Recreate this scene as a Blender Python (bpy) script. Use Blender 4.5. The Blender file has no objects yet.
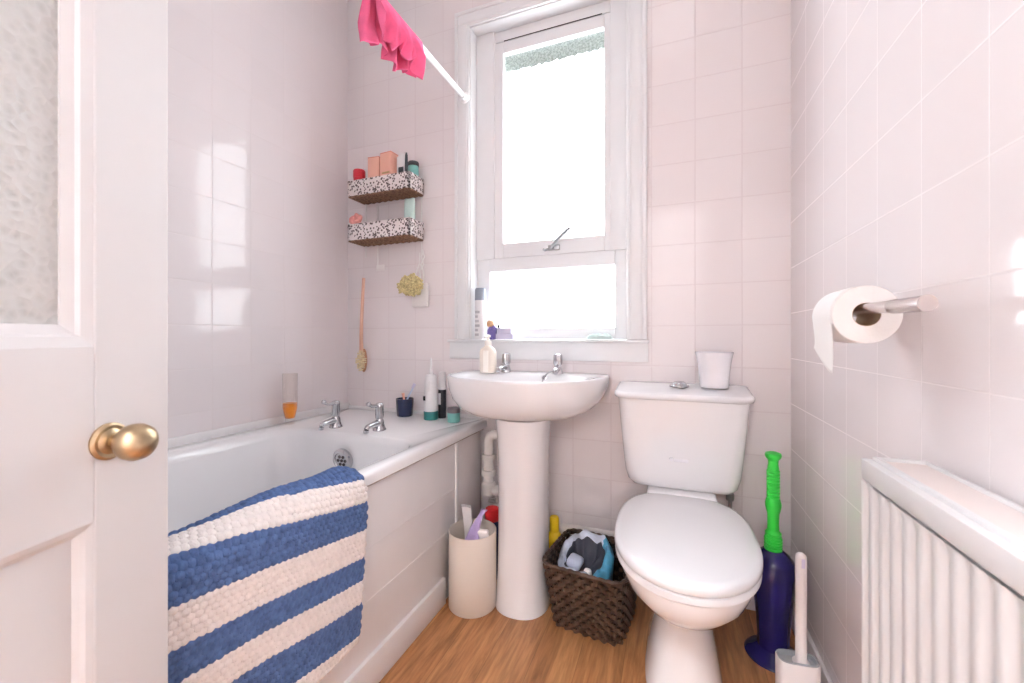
import bpy, bmesh, math, random
from mathutils import Vector, Matrix, noise
random.seed(7)
PI = math.pi
S = bpy.context.scene
COL = S.collection
R = math.radians

# ------------------------------------------------------------------ materials
MATS = {}
def new_mat(name):
    m = bpy.data.materials.new(name); m.use_nodes = True
    nt = m.node_tree; b = nt.nodes['Principled BSDF']
    MATS[name] = m
    return m, nt, b

def N(nt, typ, **kw):
    n = nt.nodes.new(typ)
    for k, v in kw.items(): setattr(n, k, v)
    return n

def simple(name, col, rough=.5, metal=0., var=.04, scale=9., bump=0., bscale=60., coat=0., sss=0., trans=0., ior=1.45):
    """plain surface with a faint noise variation of its own colour and an optional bump"""
    m, nt, b = new_mat(name)
    tc = N(nt, 'ShaderNodeTexCoord')
    nz = N(nt, 'ShaderNodeTexNoise'); nz.inputs['Scale'].default_value = scale; nz.inputs['Detail'].default_value = 4
    nt.links.new(tc.outputs['Object'], nz.inputs['Vector'])
    rp = N(nt, 'ShaderNodeValToRGB')
    rp.color_ramp.elements[0].position = .3; rp.color_ramp.elements[1].position = .7
    rp.color_ramp.elements[0].color = tuple(c * (1 - var) for c in col) + (1,)
    rp.color_ramp.elements[1].color = tuple(min(1, c * (1 + var)) for c in col) + (1,)
    nt.links.new(nz.outputs['Fac'], rp.inputs['Fac'])
    nt.links.new(rp.outputs['Color'], b.inputs['Base Color'])
    b.inputs['Roughness'].default_value = rough
    b.inputs['Metallic'].default_value = metal
    b.inputs['IOR'].default_value = ior
    b.inputs['Coat Weight'].default_value = coat
    b.inputs['Transmission Weight'].default_value = trans
    if bump:
        n2 = N(nt, 'ShaderNodeTexNoise'); n2.inputs['Scale'].default_value = bscale; n2.inputs['Detail'].default_value = 5
        nt.links.new(tc.outputs['Object'], n2.inputs['Vector'])
        bp = N(nt, 'ShaderNodeBump'); bp.inputs['Strength'].default_value = bump; bp.inputs['Distance'].default_value = .002
        nt.links.new(n2.outputs['Fac'], bp.inputs['Height']); nt.links.new(bp.outputs['Normal'], b.inputs['Normal'])
    return m

def tile_mat(name, au, ou, tu, av, ov, tv, col, grout, g=.0035):
    """glossy square wall tiles: grout lines from world position on axes au and av"""
    m, nt, b = new_mat(name)
    ge = N(nt, 'ShaderNodeNewGeometry'); sp = N(nt, 'ShaderNodeSeparateXYZ')
    nt.links.new(ge.outputs['Position'], sp.inputs[0])
    def axis(a, o, t):
        s = N(nt, 'ShaderNodeMath', operation='SUBTRACT'); s.inputs[1].default_value = o
        nt.links.new(sp.outputs[a], s.inputs[0])
        d = N(nt, 'ShaderNodeMath', operation='DIVIDE'); d.inputs[1].default_value = t
        nt.links.new(s.outputs[0], d.inputs[0])
        p = N(nt, 'ShaderNodeMath', operation='PINGPONG'); p.inputs[1].default_value = .5
        nt.links.new(d.outputs[0], p.inputs[0])
        f = N(nt, 'ShaderNodeMath', operation='FLOOR'); nt.links.new(d.outputs[0], f.inputs[0])
        r = N(nt, 'ShaderNodeMapRange'); r.interpolation_type = 'SMOOTHSTEP'
        r.inputs['From Min'].default_value = 0; r.inputs['From Max'].default_value = g / t
        nt.links.new(p.outputs[0], r.inputs['Value'])
        return r.outputs[0], f.outputs[0]
    hu, fu = axis(au, ou, tu); hv, fv = axis(av, ov, tv)
    mn = N(nt, 'ShaderNodeMath', operation='MINIMUM'); nt.links.new(hu, mn.inputs[0]); nt.links.new(hv, mn.inputs[1])
    cb = N(nt, 'ShaderNodeCombineXYZ'); nt.links.new(fu, cb.inputs[0]); nt.links.new(fv, cb.inputs[1])
    wn = N(nt, 'ShaderNodeTexWhiteNoise'); nt.links.new(cb.outputs[0], wn.inputs['Vector'])
    r2 = N(nt, 'ShaderNodeMapRange'); r2.inputs['To Min'].default_value = .99; r2.inputs['To Max'].default_value = 1.01
    nt.links.new(wn.outputs['Value'], r2.inputs['Value'])
    vm = N(nt, 'ShaderNodeVectorMath', operation='SCALE'); vm.inputs[0].default_value = col
    nt.links.new(r2.outputs[0], vm.inputs['Scale'])
    mx = N(nt, 'ShaderNodeMix', data_type='RGBA'); mx.inputs[6].default_value = grout + (1,)
    nt.links.new(mn.outputs[0], mx.inputs[0]); nt.links.new(vm.outputs[0], mx.inputs[7])
    nt.links.new(mx.outputs[2], b.inputs['Base Color'])
    b.inputs['Specular IOR Level'].default_value = .32
    r3 = N(nt, 'ShaderNodeMapRange'); r3.inputs['To Min'].default_value = .6; r3.inputs['To Max'].default_value = .07
    nt.links.new(mn.outputs[0], r3.inputs['Value']); nt.links.new(r3.outputs[0], b.inputs['Roughness'])
    nz = N(nt, 'ShaderNodeTexNoise'); nz.inputs['Scale'].default_value = 7; nz.inputs['Detail'].default_value = 2
    nt.links.new(ge.outputs['Position'], nz.inputs['Vector'])
    ad = N(nt, 'ShaderNodeMath', operation='MULTIPLY_ADD'); ad.inputs[1].default_value = .9
    nt.links.new(nz.outputs['Fac'], ad.inputs[0]); nt.links.new(mn.outputs[0], ad.inputs[2])
    bp = N(nt, 'ShaderNodeBump'); bp.inputs['Strength'].default_value = .22; bp.inputs['Distance'].default_value = .002
    nt.links.new(ad.outputs[0], bp.inputs['Height']); nt.links.new(bp.outputs['Normal'], b.inputs['Normal'])

    return m

PINK = (.84, .784, .792); GROUT = (.80, .74, .74)
tile_mat('pink_tile_back', 0, .239, .1524, 2, .245, .1524, PINK, (.75, .68, .69))
tile_mat('pink_tile_right', 1, .719, .1545, 2, 1.046, .1545, PINK, (.845, .79, .795), .0022)
tile_mat('pink_tile_left', 1, .99, .1480, 2, .245, .1524, PINK, GROUT)
tile_mat('pink_tile_front', 0, .239, .1524, 2, .245, .1524, PINK, GROUT)
simple('ceiling_paint', (.86, .85, .85), .8, var=.01)
simple('white_gloss', (.86, .845, .845), .28, var=.012, coat=.2)
simple('white_window', (.84, .845, .86), .35, var=.01)
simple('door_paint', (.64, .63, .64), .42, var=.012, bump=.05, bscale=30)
simple('ceramic', (.86, .855, .875), .07, var=.006, coat=.4)
simple('acrylic', (.88, .88, .895), .14, var=.006, coat=.25)
simple('seat_plastic', (.82, .82, .845), .16, var=.006)
simple('panel_white', (.87, .86, .875), .32, var=.012)
simple('board_offwhite', (.78, .74, .74), .5, var=.04, bump=.1)
simple('skirting_white', (.84, .80, .79), .5, var=.05, bump=.3, bscale=70)
simple('chrome', (.58, .58, .60), .10, 1., var=.02)
simple('satin_nickel', (.56, .51, .50), .27, 1., var=.03)
simple('brass', (.50, .38, .24), .36, 1., var=.22, scale=40)
simple('steel', (.40, .40, .41), .3, 1.)
simple('radiator_enamel', (.76, .745, .75), .3, var=.01)
simple('radiator_top_bounce', (.83, .73, .70), .35, var=.02)  # white top with pink light bounced off the tiles put into its colour
simple('paper', (.89, .87, .86), .95, var=.015, bump=.25, bscale=220)
simple('cardboard', (.50, .36, .24), .9)
simple('pink_cloth', (.88, .16, .33), .9, var=.10, scale=25, bump=.5, bscale=300)
simple('rail_white', (.90, .90, .90), .3)
simple('mat_blue', (.075, .135, .30), .95, var=.28, scale=70, bump=.8, bscale=350)
simple('mat_cream', (.82, .765, .74), .95, var=.07, scale=70, bump=.8, bscale=350)
simple('bin_cream', (.80, .735, .66), .45, var=.015)
simple('wicker_dark', (.062, .033, .021), .34, var=.6, scale=45, bump=.5, bscale=200)
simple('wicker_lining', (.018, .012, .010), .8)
simple('bag_blue', (.10, .42, .66), .3, var=.35, scale=22)
simple('bag_film', (.56, .62, .74), .25, var=.25, scale=30)
simple('bag_dark', (.045, .05, .075), .5)
simple('yellow_plastic', (.95, .66, .02), .35, var=.06)
simple('red_plastic', (.74, .03, .035), .3, var=.06)
simple('navy_plastic', (.022, .032, .12), .3)
simple('plunger_blue', (.013, .010, .085), .22, var=.12)
simple('plunger_green', (.035, .62, .06), .28, var=.06)
simple('brush_white', (.85, .80, .80), .4, var=.012)
simple('grey_rubber', (.36, .37, .40), .6)
simple('pipe_white', (.86, .83, .80), .45, var=.05)
simple('pipe_old', (.52, .47, .44), .6, var=.25, scale=40)
simple('lilac', (.50, .40, .70), .4, var=.12, scale=40)
simple('lilac_pale', (.66, .62, .78), .45, var=.08)
simple('purple', (.19, .15, .42), .45, var=.25, scale=60)
simple('orange_plastic', (.78, .45, .26), .45, var=.1)
simple('orange_liquid', (.98, .33, .02), .12, var=.05)
simple('blue_grey_cap', (.27, .30, .36), .4)
simple('can_white', (.80, .78, .79), .3, var=.02)
simple('can_print', (.45, .44, .46), .4)
simple('black_plastic', (.020, .021, .028), .25)
simple('cup_navy', (.013, .020, .060), .14, coat=.3)
simple('teal_dark', (.02, .17, .17), .3)
simple('teal_light', (.22, .56, .52), .3, var=.06)
simple('jar_lid', (.17, .14, .16), .35)
simple('mint', (.60, .78, .73), .4, var=.05)
simple('coral', (.88, .38, .34), .7, var=.1, scale=60)
simple('peach', (.90, .50, .385), .55, var=.04)
simple('peach_dark', (.80, .30, .23), .55)
simple('red_jar', (.62, .03, .05), .3, var=.15, scale=80)
simple('gold_trim', (.62, .42, .22), .4, .6)
simple('charcoal', (.06, .07, .08), .5)
simple('sponge', (.62, .52, .27), .95, var=.35, scale=120, bump=1., bscale=220)
simple('wood_brush', (.78, .48, .36), .5, var=.08)
simple('wood_brush_dark', (.55, .28, .16), .5, var=.1)
simple('bristle', (.80, .68, .44), .9, var=.2, scale=90)
simple('pouch_white', (.86, .83, .82), .7)
simple('string_white', (.86, .85, .84), .85)
simple('white_glaze', (.85, .85, .90), .16, coat=.3)
simple('soap_bottle', (.82, .73, .64), .25, var=.04, coat=.3)
simple('soap_stripe', (.90, .84, .77), .3)
simple('brush_handle_blue', (.62, .70, .86), .4)
simple('hall_paint', (.84, .82, .81), .8, var=.01)
simple('outer_stone', (.30, .33, .30), .95, var=.45, scale=110, bump=1., bscale=60)
simple('wicker_shelf', (.27, .155, .10), .8, var=.5, scale=90)
simple('sachet_pale', (.50, .62, .60), .3, var=.1, scale=50)
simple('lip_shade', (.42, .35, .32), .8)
simple('dark_gap', (.07, .06, .06), .9)

def floor_mat():
    m, nt, b = new_mat('wood_laminate')
    ge = N(nt, 'ShaderNodeNewGeometry'); sp = N(nt, 'ShaderNodeSeparateXYZ'); nt.links.new(ge.outputs['Position'], sp.inputs[0])
    d = N(nt, 'ShaderNodeMath', operation='DIVIDE'); d.inputs[1].default_value = .128; nt.links.new(sp.outputs[0], d.inputs[0])
    f = N(nt, 'ShaderNodeMath', operation='FLOOR'); nt.links.new(d.outputs[0], f.inputs[0])
    fr = N(nt, 'ShaderNodeMath', operation='PINGPONG'); fr.inputs[1].default_value = .5; nt.links.new(d.outputs[0], fr.inputs[0])
    wn = N(nt, 'ShaderNodeTexWhiteNoise', noise_dimensions='1D'); nt.links.new(f.outputs[0], wn.inputs['W'])
    cb = N(nt, 'ShaderNodeCombineXYZ')
    sx = N(nt, 'ShaderNodeMath', operation='MULTIPLY'); sx.inputs[1].default_value = 26; nt.links.new(sp.outputs[0], sx.inputs[0])
    sy = N(nt, 'ShaderNodeMath', operation='MULTIPLY_ADD'); sy.inputs[1].default_value = 2.6
    nt.links.new(sp.outputs[1], sy.inputs[0])
    of = N(nt, 'ShaderNodeMath', operation='MULTIPLY'); of.inputs[1].default_value = 37; nt.links.new(wn.outputs['Value'], of.inputs[0])
    nt.links.new(of.outputs[0], sy.inputs[2])
    nt.links.new(sx.outputs[0], cb.inputs[0]); nt.links.new(sy.outputs[0], cb.inputs[1]); nt.links.new(of.outputs[0], cb.inputs[2])
    nz = N(nt, 'ShaderNodeTexNoise'); nz.inputs['Scale'].default_value = 1.; nz.inputs['Detail'].default_value = 7; nz.inputs['Roughness'].default_value = .62
    nz.inputs['Distortion'].default_value = .7
    nt.links.new(cb.outputs[0], nz.inputs['Vector'])
    n2 = N(nt, 'ShaderNodeTexNoise'); n2.inputs['Scale'].default_value = 4.5; n2.inputs['Detail'].default_value = 3
    nt.links.new(cb.outputs[0], n2.inputs['Vector'])
    rp = N(nt, 'ShaderNodeValToRGB'); cr = rp.color_ramp
    cr.elements[0].position = .25; cr.elements[0].color = (.215, .080, .028, 1)
    cr.elements[1].position = .72; cr.elements[1].color = (.57, .285, .120, 1)
    e = cr.elements.new(.48); e.color = (.43, .190, .076, 1)
    nt.links.new(nz.outputs['Fac'], rp.inputs['Fac'])
    r1 = N(nt, 'ShaderNodeMapRange'); r1.inputs['From Min'].default_value = .35; r1.inputs['From Max'].default_value = .62
    r1.inputs['To Min'].default_value = .78; r1.inputs['To Max'].default_value = 1.06; nt.links.new(n2.outputs['Fac'], r1.inputs['Value'])
    r2 = N(nt, 'ShaderNodeMapRange'); r2.inputs['To Min'].default_value = .86; r2.inputs['To Max'].default_value = 1.1
    nt.links.new(wn.outputs['Value'], r2.inputs['Value'])
    mu = N(nt, 'ShaderNodeMath', operation='MULTIPLY'); nt.links.new(r1.outputs[0], mu.inputs[0]); nt.links.new(r2.outputs[0], mu.inputs[1])
    jo = N(nt, 'ShaderNodeMapRange'); jo.inputs['From Max'].default_value = .012; jo.inputs['To Min'].default_value = .55; nt.links.new(fr.outputs[0], jo.inputs['Value'])
    m3 = N(nt, 'ShaderNodeMath', operation='MULTIPLY'); nt.links.new(mu.outputs[0], m3.inputs[0]); nt.links.new(jo.outputs[0], m3.inputs[1])
    sc = N(nt, 'ShaderNodeVectorMath', operation='SCALE'); nt.links.new(rp.outputs['Color'], sc.inputs[0]); nt.links.new(m3.outputs[0], sc.inputs['Scale'])
    nt.links.new(sc.outputs[0], b.inputs['Base Color'])
    b.inputs['Roughness'].default_value = .38
    bp = N(nt, 'ShaderNodeBump'); bp.inputs['Strength'].default_value = .12; bp.inputs['Distance'].default_value = .001
    nt.links.new(nz.outputs['Fac'], bp.inputs['Height']); nt.links.new(bp.outputs['Normal'], b.inputs['Normal'])
floor_mat()

def clear_mat(name, tint, gloss=.05, rough=.03):
    """thin clear sheet: lets light straight through, with a weak mirror on top"""
    m = bpy.data.materials.new(name); m.use_nodes = True; MATS[name] = m
    nt = m.node_tree; nt.nodes.clear()
    o = N(nt, 'ShaderNodeOutputMaterial'); t = N(nt, 'ShaderNodeBsdfTransparent'); t.inputs[0].default_value = tint + (1,)
    g = N(nt, 'ShaderNodeBsdfGlossy'); g.inputs['Roughness'].default_value = rough
    tc = N(nt, 'ShaderNodeTexCoord'); nz = N(nt, 'ShaderNodeTexNoise'); nz.inputs['Scale'].default_value = 120
    nt.links.new(tc.outputs['Object'], nz.inputs['Vector'])
    bp = N(nt, 'ShaderNodeBump'); bp.inputs['Strength'].default_value = .15; bp.inputs['Distance'].default_value = .002
    nt.links.new(nz.outputs['Fac'], bp.inputs['Height']); nt.links.new(bp.outputs['Normal'], g.inputs['Normal'])
    fr = N(nt, 'ShaderNodeLayerWeight'); fr.inputs['Blend'].default_value = .25
    ma = N(nt, 'ShaderNodeMath', operation='MULTIPLY_ADD'); ma.inputs[1].default_value = .5; ma.inputs[2].default_value = gloss
    nt.links.new(fr.outputs['Facing'], ma.inputs[0])
    mx = N(nt, 'ShaderNodeMixShader'); nt.links.new(ma.outputs[0], mx.inputs[0]); nt.links.new(t.outputs[0], mx.inputs[1]); nt.links.new(g.outputs[0], mx.inputs[2])
    nt.links.new(mx.outputs[0], o.inputs[0])
clear_mat('window_glass', (.97, .98, .98), .02, .15)
clear_mat('clear_plastic', (.985, .975, .965), .03, .05)

def door_glass():
    m, nt, b = new_mat('obscure_glass')
    tc = N(nt, 'ShaderNodeTexCoord'); v = N(nt, 'ShaderNodeTexVoronoi'); v.inputs['Scale'].default_value = 95
    nt.links.new(tc.outputs['Object'], v.inputs['Vector'])
    nz = N(nt, 'ShaderNodeTexNoise'); nz.inputs['Scale'].default_value = 34; nz.inputs['Detail'].default_value = 6
    nt.links.new(tc.outputs['Object'], nz.inputs['Vector'])
    ad = N(nt, 'ShaderNodeMath', operation='ADD'); nt.links.new(v.outputs['Distance'], ad.inputs[0]); nt.links.new(nz.outputs['Fac'], ad.inputs[1])
    rp = N(nt, 'ShaderNodeValToRGB'); rp.color_ramp.elements[0].position = .45; rp.color_ramp.elements[1].position = 1.05
    rp.color_ramp.elements[0].color = (.50, .505, .495, 1); rp.color_ramp.elements[1].color = (.60, .60, .59, 1)
    nt.links.new(ad.outputs[0], rp.inputs['Fac']); nt.links.new(rp.outputs['Color'], b.inputs['Base Color'])
    bp = N(nt, 'ShaderNodeBump'); bp.inputs['Strength'].default_value = .55; bp.inputs['Distance'].default_value = .004
    nt.links.new(ad.outputs[0], bp.inputs['Height']); nt.links.new(bp.outputs['Normal'], b.inputs['Normal'])
    b.inputs['Roughness'].default_value = .28; b.inputs['Transmission Weight'].default_value = .12
door_glass()

def speckle_mat():
    m, nt, b = new_mat('speckled_liner')
    tc = N(nt, 'ShaderNodeTexCoord'); v = N(nt, 'ShaderNodeTexVoronoi'); v.inputs['Scale'].default_value = 88
    nt.links.new(tc.outputs['Object'], v.inputs['Vector'])
    n = N(nt, 'ShaderNodeTexNoise'); n.inputs['Scale'].default_value = 140; nt.links.new(tc.outputs['Object'], n.inputs['Vector'])
    ad = N(nt, 'ShaderNodeMath', operation='MULTIPLY_ADD'); ad.inputs[1].default_value = .55; nt.links.new(n.outputs['Fac'], ad.inputs[0]); nt.links.new(v.outputs['Distance'], ad.inputs[2])
    rp = N(nt, 'ShaderNodeValToRGB'); rp.color_ramp.elements[0].position = .66; rp.color_ramp.elements[1].position = .72
    rp.color_ramp.elements[0].color = (.12, .09, .09, 1); rp.color_ramp.elements[1].color = (.82, .755, .745, 1)
    nt.links.new(ad.outputs[0], rp.inputs['Fac']); nt.links.new(rp.outputs['Color'], b.inputs['Base Color'])
    b.inputs['Roughness'].default_value = .8
speckle_mat()

def lamp_mat(name, col, strength):
    m, nt, b = new_mat(name)
    b.inputs['Base Color'].default_value = (.9, .9, .9, 1)
    b.inputs['Emission Color'].default_value = col + (1,); b.inputs['Emission Strength'].default_value = strength
PANEL_E, HALL_FILL_E, SKY_E = 1.3, 205.0, 5.6
lamp_mat('panel_glow', (1, .99, .98), PANEL_E)
lamp_mat('hall_fill_glow', (.93, .965, 1), HALL_FILL_E)  # glow of the fill light added in the hallway

# ------------------------------------------------------------------ geometry
class G:
    """collects shapes; build() links them as one mesh object"""
    def __init__(s): s.v = []; s.f = []; s.mi = []; s.m = 0
    def add(s, vs, fs):
        o = len(s.v); s.v += [tuple(p) for p in vs]
        for f in fs: s.f.append(tuple(i + o for i in f)); s.mi.append(s.m)
        return s
    def box(s, x0, x1, y0, y1, z0, z1, bev=0., seg=2, rot=None):
        bm = bmesh.new(); bmesh.ops.create_cube(bm, size=1.)
        for v in bm.verts:
            v.co = Vector(((x0 + x1) / 2 + v.co.x * (x1 - x0), (y0 + y1) / 2 + v.co.y * (y1 - y0), (z0 + z1) / 2 + v.co.z * (z1 - z0)))
        if bev: bmesh.ops.bevel(bm, geom=bm.edges[:], offset=bev, segments=seg, profile=.5, affect='EDGES')
        if rot is not None:
            bmesh.ops.transform(bm, matrix=rot, verts=bm.verts)
        bm.verts.index_update()
        s.add([v.co[:] for v in bm.verts], [[v.index for v in f.verts] for f in bm.faces]); bm.free(); return s
    def loft(s, rings, cap0=True, cap1=True):
        n = len(rings[0]); vs = [p for r in rings for p in r]; fs = []
        for i in range(len(rings) - 1):
            for j in range(n):
                a, b = i * n + j, i * n + (j + 1) % n
                fs.append((a, b, b + n, a + n))
        if cap0: fs.append(tuple(reversed(range(n))))
        if cap1: fs.append(tuple(range((len(rings) - 1) * n, len(rings) * n)))
        return s.add(vs, fs)
    def lathe(s, prof, c=(0, 0, 0), n=28, mat=None, cap0=True, cap1=True, sq=2.):
        rings = []
        for r, z in prof:
            r = max(r, 1e-4); ring = []
            for k in range(n):
                t = 2 * PI * k / n; cx, sx = math.cos(t), math.sin(t)
                p = Vector((r * math.copysign(abs(cx) ** (2 / sq), cx), r * math.copysign(abs(sx) ** (2 / sq), sx), z))
                if mat is not None: p = mat @ p
                ring.append((p.x + c[0], p.y + c[1], p.z + c[2]))
            rings.append(ring)
        return s.loft(rings, cap0, cap1)
    def tube(s, pts, r, n=12, closed=False, caps=True):
        pts = [Vector(p) for p in pts]; m = len(pts)
        rs = r if isinstance(r, (list, tuple)) else [r] * m
        rings = []; up = None
        for i in range(m):
            if closed: d = pts[(i + 1) % m] - pts[i - 1]
            else: d = pts[min(i + 1, m - 1)] - pts[max(i - 1, 0)]
            d.normalize()
            if up is None:
                up = Vector((0, 0, 1)) if abs(d.z) < .9 else Vector((1, 0, 0))
            a = d.cross(up)
            if a.length < 1e-6: a = d.orthogonal()
            a.normalize(); b = a.cross(d); b.normalize(); up = b
            rings.append([tuple(pts[i] + a * (rs[i] * math.cos(2 * PI * k / n)) + b * (rs[i] * math.sin(2 * PI * k / n))) for k in range(n)])
        if closed: rings.append(rings[0]); return s.loft(rings, False, False)
        return s.loft(rings, caps, caps)
    def ball(s, c, rx, ry=None, rz=None, n=16, amp=0., fr=20., mat=None):
        ry = ry or rx; rz = rz or rx
        bm = bmesh.new(); bmesh.ops.create_icosphere(bm, subdivisions=n if n < 7 else 3, radius=1.)
        for v in bm.verts:
            k = 1 + (amp * noise.noise(v.co * fr) if amp else 0)
            p = Vector((v.co.x * rx * k, v.co.y * ry * k, v.co.z * rz * k))
            if mat is not None: p = mat @ p
            v.co = p + Vector(c)
        bm.verts.index_update()
        s.add([v.co[:] for v in bm.verts], [[v.index for v in f.verts] for f in bm.faces]); bm.free(); return s
    def build(s, name, mats, parent=None, smooth=True, ang=40, **props):
        me = bpy.data.meshes.new(name); me.from_pydata(s.v, [], s.f); me.validate()
        mats = mats if isinstance(mats, (list, tuple)) else [mats]
        for k in mats: me.materials.append(MATS[k])
        if len(mats) > 1 and len(me.polygons) == len(s.mi): me.polygons.foreach_set('material_index', s.mi)
        bm = bmesh.new(); bm.from_mesh(me); bmesh.ops.recalc_face_normals(bm, faces=bm.faces); bm.to_mesh(me); bm.free()
        if smooth:
            me.polygons.foreach_set('use_smooth', [True] * len(me.polygons))
            me.set_sharp_from_angle(angle=R(ang))
        o = bpy.data.objects.new(name, me); COL.objects.link(o)
        if parent is not None: o.parent = parent
        for k, v in props.items(): o[k] = v
        return o

def thing(name, label, cat, loc=(0, 0, 0), rz=0., group=None, kind=None):
    o = bpy.data.objects.new(name, None); COL.objects.link(o); o.empty_display_size = .05
    o.location = loc; o.rotation_euler = (0, 0, rz)
    o['label'] = label; o['category'] = cat
    if group: o['group'] = group
    if kind: o['kind'] = kind
    return o
def tag(o, label, cat, group=None, loc=None, rz=None):
    o['label'] = label; o['category'] = cat
    if group: o['group'] = group
    if loc is not None: o.location = loc
    if rz is not None: o.rotation_euler = (0, 0, rz)
    return o
def struct(o): o['kind'] = 'structure'; return o
def rotm(axis, deg, p=(0, 0, 0)):
    p = Vector(p); return Matrix.Translation(p) @ Matrix.Rotation(R(deg), 4, axis) @ Matrix.Translation(-p)
def sup(t, a, n): c = math.cos(t); return a * math.copysign(abs(c) ** (2 / n), c)
def ups(t, a, n): c = math.sin(t); return a * math.copysign(abs(c) ** (2 / n), c)
def oval(cx, cy, hx, front, back, z, nf=2., nb=2., n=64):
    """closed outline; -y half uses depth front / exponent nf, +y half depth back / exponent nb"""
    out = []
    for k in range(n):
        t = 2 * PI * (k + .5) / n
        if math.sin(t) < 0: out.append((cx + sup(t, hx, nf), cy + ups(t, front, nf), z))
        else: out.append((cx + sup(t, hx, nb), cy + ups(t, back, nb), z))
    return out

# ------------------------------------------------------------------ room
XL, XR, YB, YF, ZC = -1.54, .387, 1.656, -.42, 2.75
g = G(); g.box(XL - .1, XR + .1, YF - 1.35, YB + .12, -.06, 0); struct(g.build('floor', 'wood_laminate', smooth=False))
g = G(); g.box(XL - .1, XR + .1, YF - .12, YB + .12, ZC, ZC + .08); struct(g.build('ceiling', 'ceiling_paint', smooth=False))
g = G(); g.box(XL - .1, XL, YF - .12, YB + .12, 0, ZC); struct(g.build('wall_left', 'pink_tile_left', smooth=False))
g = G(); g.box(XR, XR + .1, YF - .12, YB + .12, 0, ZC); struct(g.build('wall_right', 'pink_tile_right', smooth=False))
WX0, WX1, WZ0, WZ1 = -.841, -.153, .925, 2.36
def ring_wall(name, mat, x0, x1, z0, z1, y0, y1, hx0, hx1, hz0, hz1):
    g = G()
    g.box(x0, hx0, y0, y1, z0, z1); g.box(hx1, x1, y0, y1, z0, z1)
    if hz0 > z0: g.box(hx0, hx1, y0, y1, z0, hz0)
    g.box(hx0, hx1, y0, y1, hz1, z1)
    return struct(g.build(name, mat, smooth=False))
ring_wall('wall_back', 'pink_tile_back', XL, XR, 0, ZC, YB, YB + .12, WX0, WX1, WZ0, WZ1)
ring_wall('wall_front', 'pink_tile_front', XL, XR, 0, ZC, YF - .12, YF, -.515, .265, 0, 2.03)
# hallway beyond the doorway, behind the camera
g = G(); g.box(XL - .1, XR + .1, YF - 1.35, YF - 1.27, 0, ZC); struct(g.build('wall_hall', 'hall_paint', smooth=False))
g = G(); g.box(-1.18, -1.1, YF - 1.27, YF - .12, 0, ZC); struct(g.build('wall_hall_left', 'hall_paint', smooth=False))
g = G(); g.box(XR + .02, XR + .1, YF - 1.27, YF - .12, 0, ZC); struct(g.build('wall_hall_right', 'hall_paint', smooth=False))
g = G(); g.box(XL - .1, XR + .1, YF - 1.35, YF - .12, ZC, ZC + .08); struct(g.build('ceiling_hall', 'ceiling_paint', smooth=False))
# skirtings
g = G()
n = 60; x0, x1 = -.78, .15
vs = []; 
top = []
for i in range(n + 1):
    x = x0 + (x1 - x0) * i / n
    top.append((x, .197 + .007 * noise.noise(Vector((x * 30, 3, 1))) + .004 * noise.noise(Vector((x * 90, 5, 1)))))
g.loft([[(x, YB - .016, 0), (x, YB - .013, z - .006), (x, YB - .006, z), (x, YB, z), (x, YB, 0)] for x, z in top])
struct(g.build('baseboard_back', 'skirting_white'))
g = G(); g.box(XR - .012, XR, .0, YB, 0, .088, .004); struct(g.build('baseboard_right', 'skirting_white'))
g = G(); g.box(XL, XL + .014, YF, YB, .597, .632, .005); struct(g.build('trim_1', 'white_gloss'))
g = G(); g.box(XL + .014, -.745, YB - .012, YB, .598, .618, .004); struct(g.build('trim_2', 'white_gloss'))

# ------------------------------------------------------------------ window
win = thing('window_1', 'white timber window with frosted opening sash above a low fixed pane', 'window', (0, YB, WZ0), kind='structure')
def L(x, y, z): return (x, y - YB, z - WZ0)
def wbox(g, x0, x1, y0, y1, z0, z1, bev=.003): return g.box(x0, x1, y0 - YB, y1 - YB, z0 - WZ0, z1 - WZ0, bev)
YW = 1.72
g = G()   # architrave around the opening with a stepped face
for (a, b, d) in ((0, .071, .012), (.010, .050, .015), (.055, .071, .017)):
    wbox(g, WX0 - b, WX0 - a, YB - d, YB, .955, WZ1 + a); wbox(g, WX1 + a, WX1 + b, YB - d, YB, .955, WZ1 + a)
    wbox(g, WX0 - b, WX1 + b, YB - d, YB, WZ1 + a, WZ1 + b)
g.build('architrave', 'white_window', win)
g = G()   # lining of the opening
wbox(g, WX0, WX0 + .006, YB - .002, YB + .115, .95, WZ1); wbox(g, WX1 - .006, WX1, YB - .002, YB + .115, .95, WZ1); wbox(g, WX0, WX1, YB - .002, YB + .115, WZ1 - .006, WZ1)
g.build('reveal', 'white_window', win)
g = G()   # fixed frame
fx0, fx1 = WX0 + .006, WX1 - .006
wbox(g, fx0, -.771, YW, YW + .05, .955, WZ1 - .006); wbox(g, -.211, fx1, YW, YW + .05, .955, WZ1 - .006)
wbox(g, -.771, -.211, YW, YW + .05, 2.305, WZ1 - .006); wbox(g, -.771, -.211, YW - .0042, YW + .05, 1.262, 1.3215); wbox(g, -.771, -.211, YW, YW + .05, .955, 1.004)
wbox(g, fx0, -.745, YW - .012, YW + .01, 1.32, WZ1 - .006); wbox(g, -.228, fx1, YW - .012, YW + .01, 1.32, WZ1 - .006)
g.build('frame', 'white_window', win)
g = G()   # opening sash
wbox(g, -.766, -.704, YW - .004, YW + .0225, 1.322, 2.300, .004); wbox(g, -.254, -.216, YW - .004, YW + .0225, 1.322, 2.300, .004)
wbox(g, -.704, -.254, YW - .004, YW + .0225, 2.247, 2.300, .004); wbox(g, -.704, -.254, YW - .004, YW + .0225, 1.322, 1.388, .004)
sash = g.build('sash', 'white_window', win)
g = G(); wbox(g, -.706, -.252, YW + .018, YW + .022, 1.386, 2.249, 0); g.build('glass_pane', 'window_glass', sash)
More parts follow.
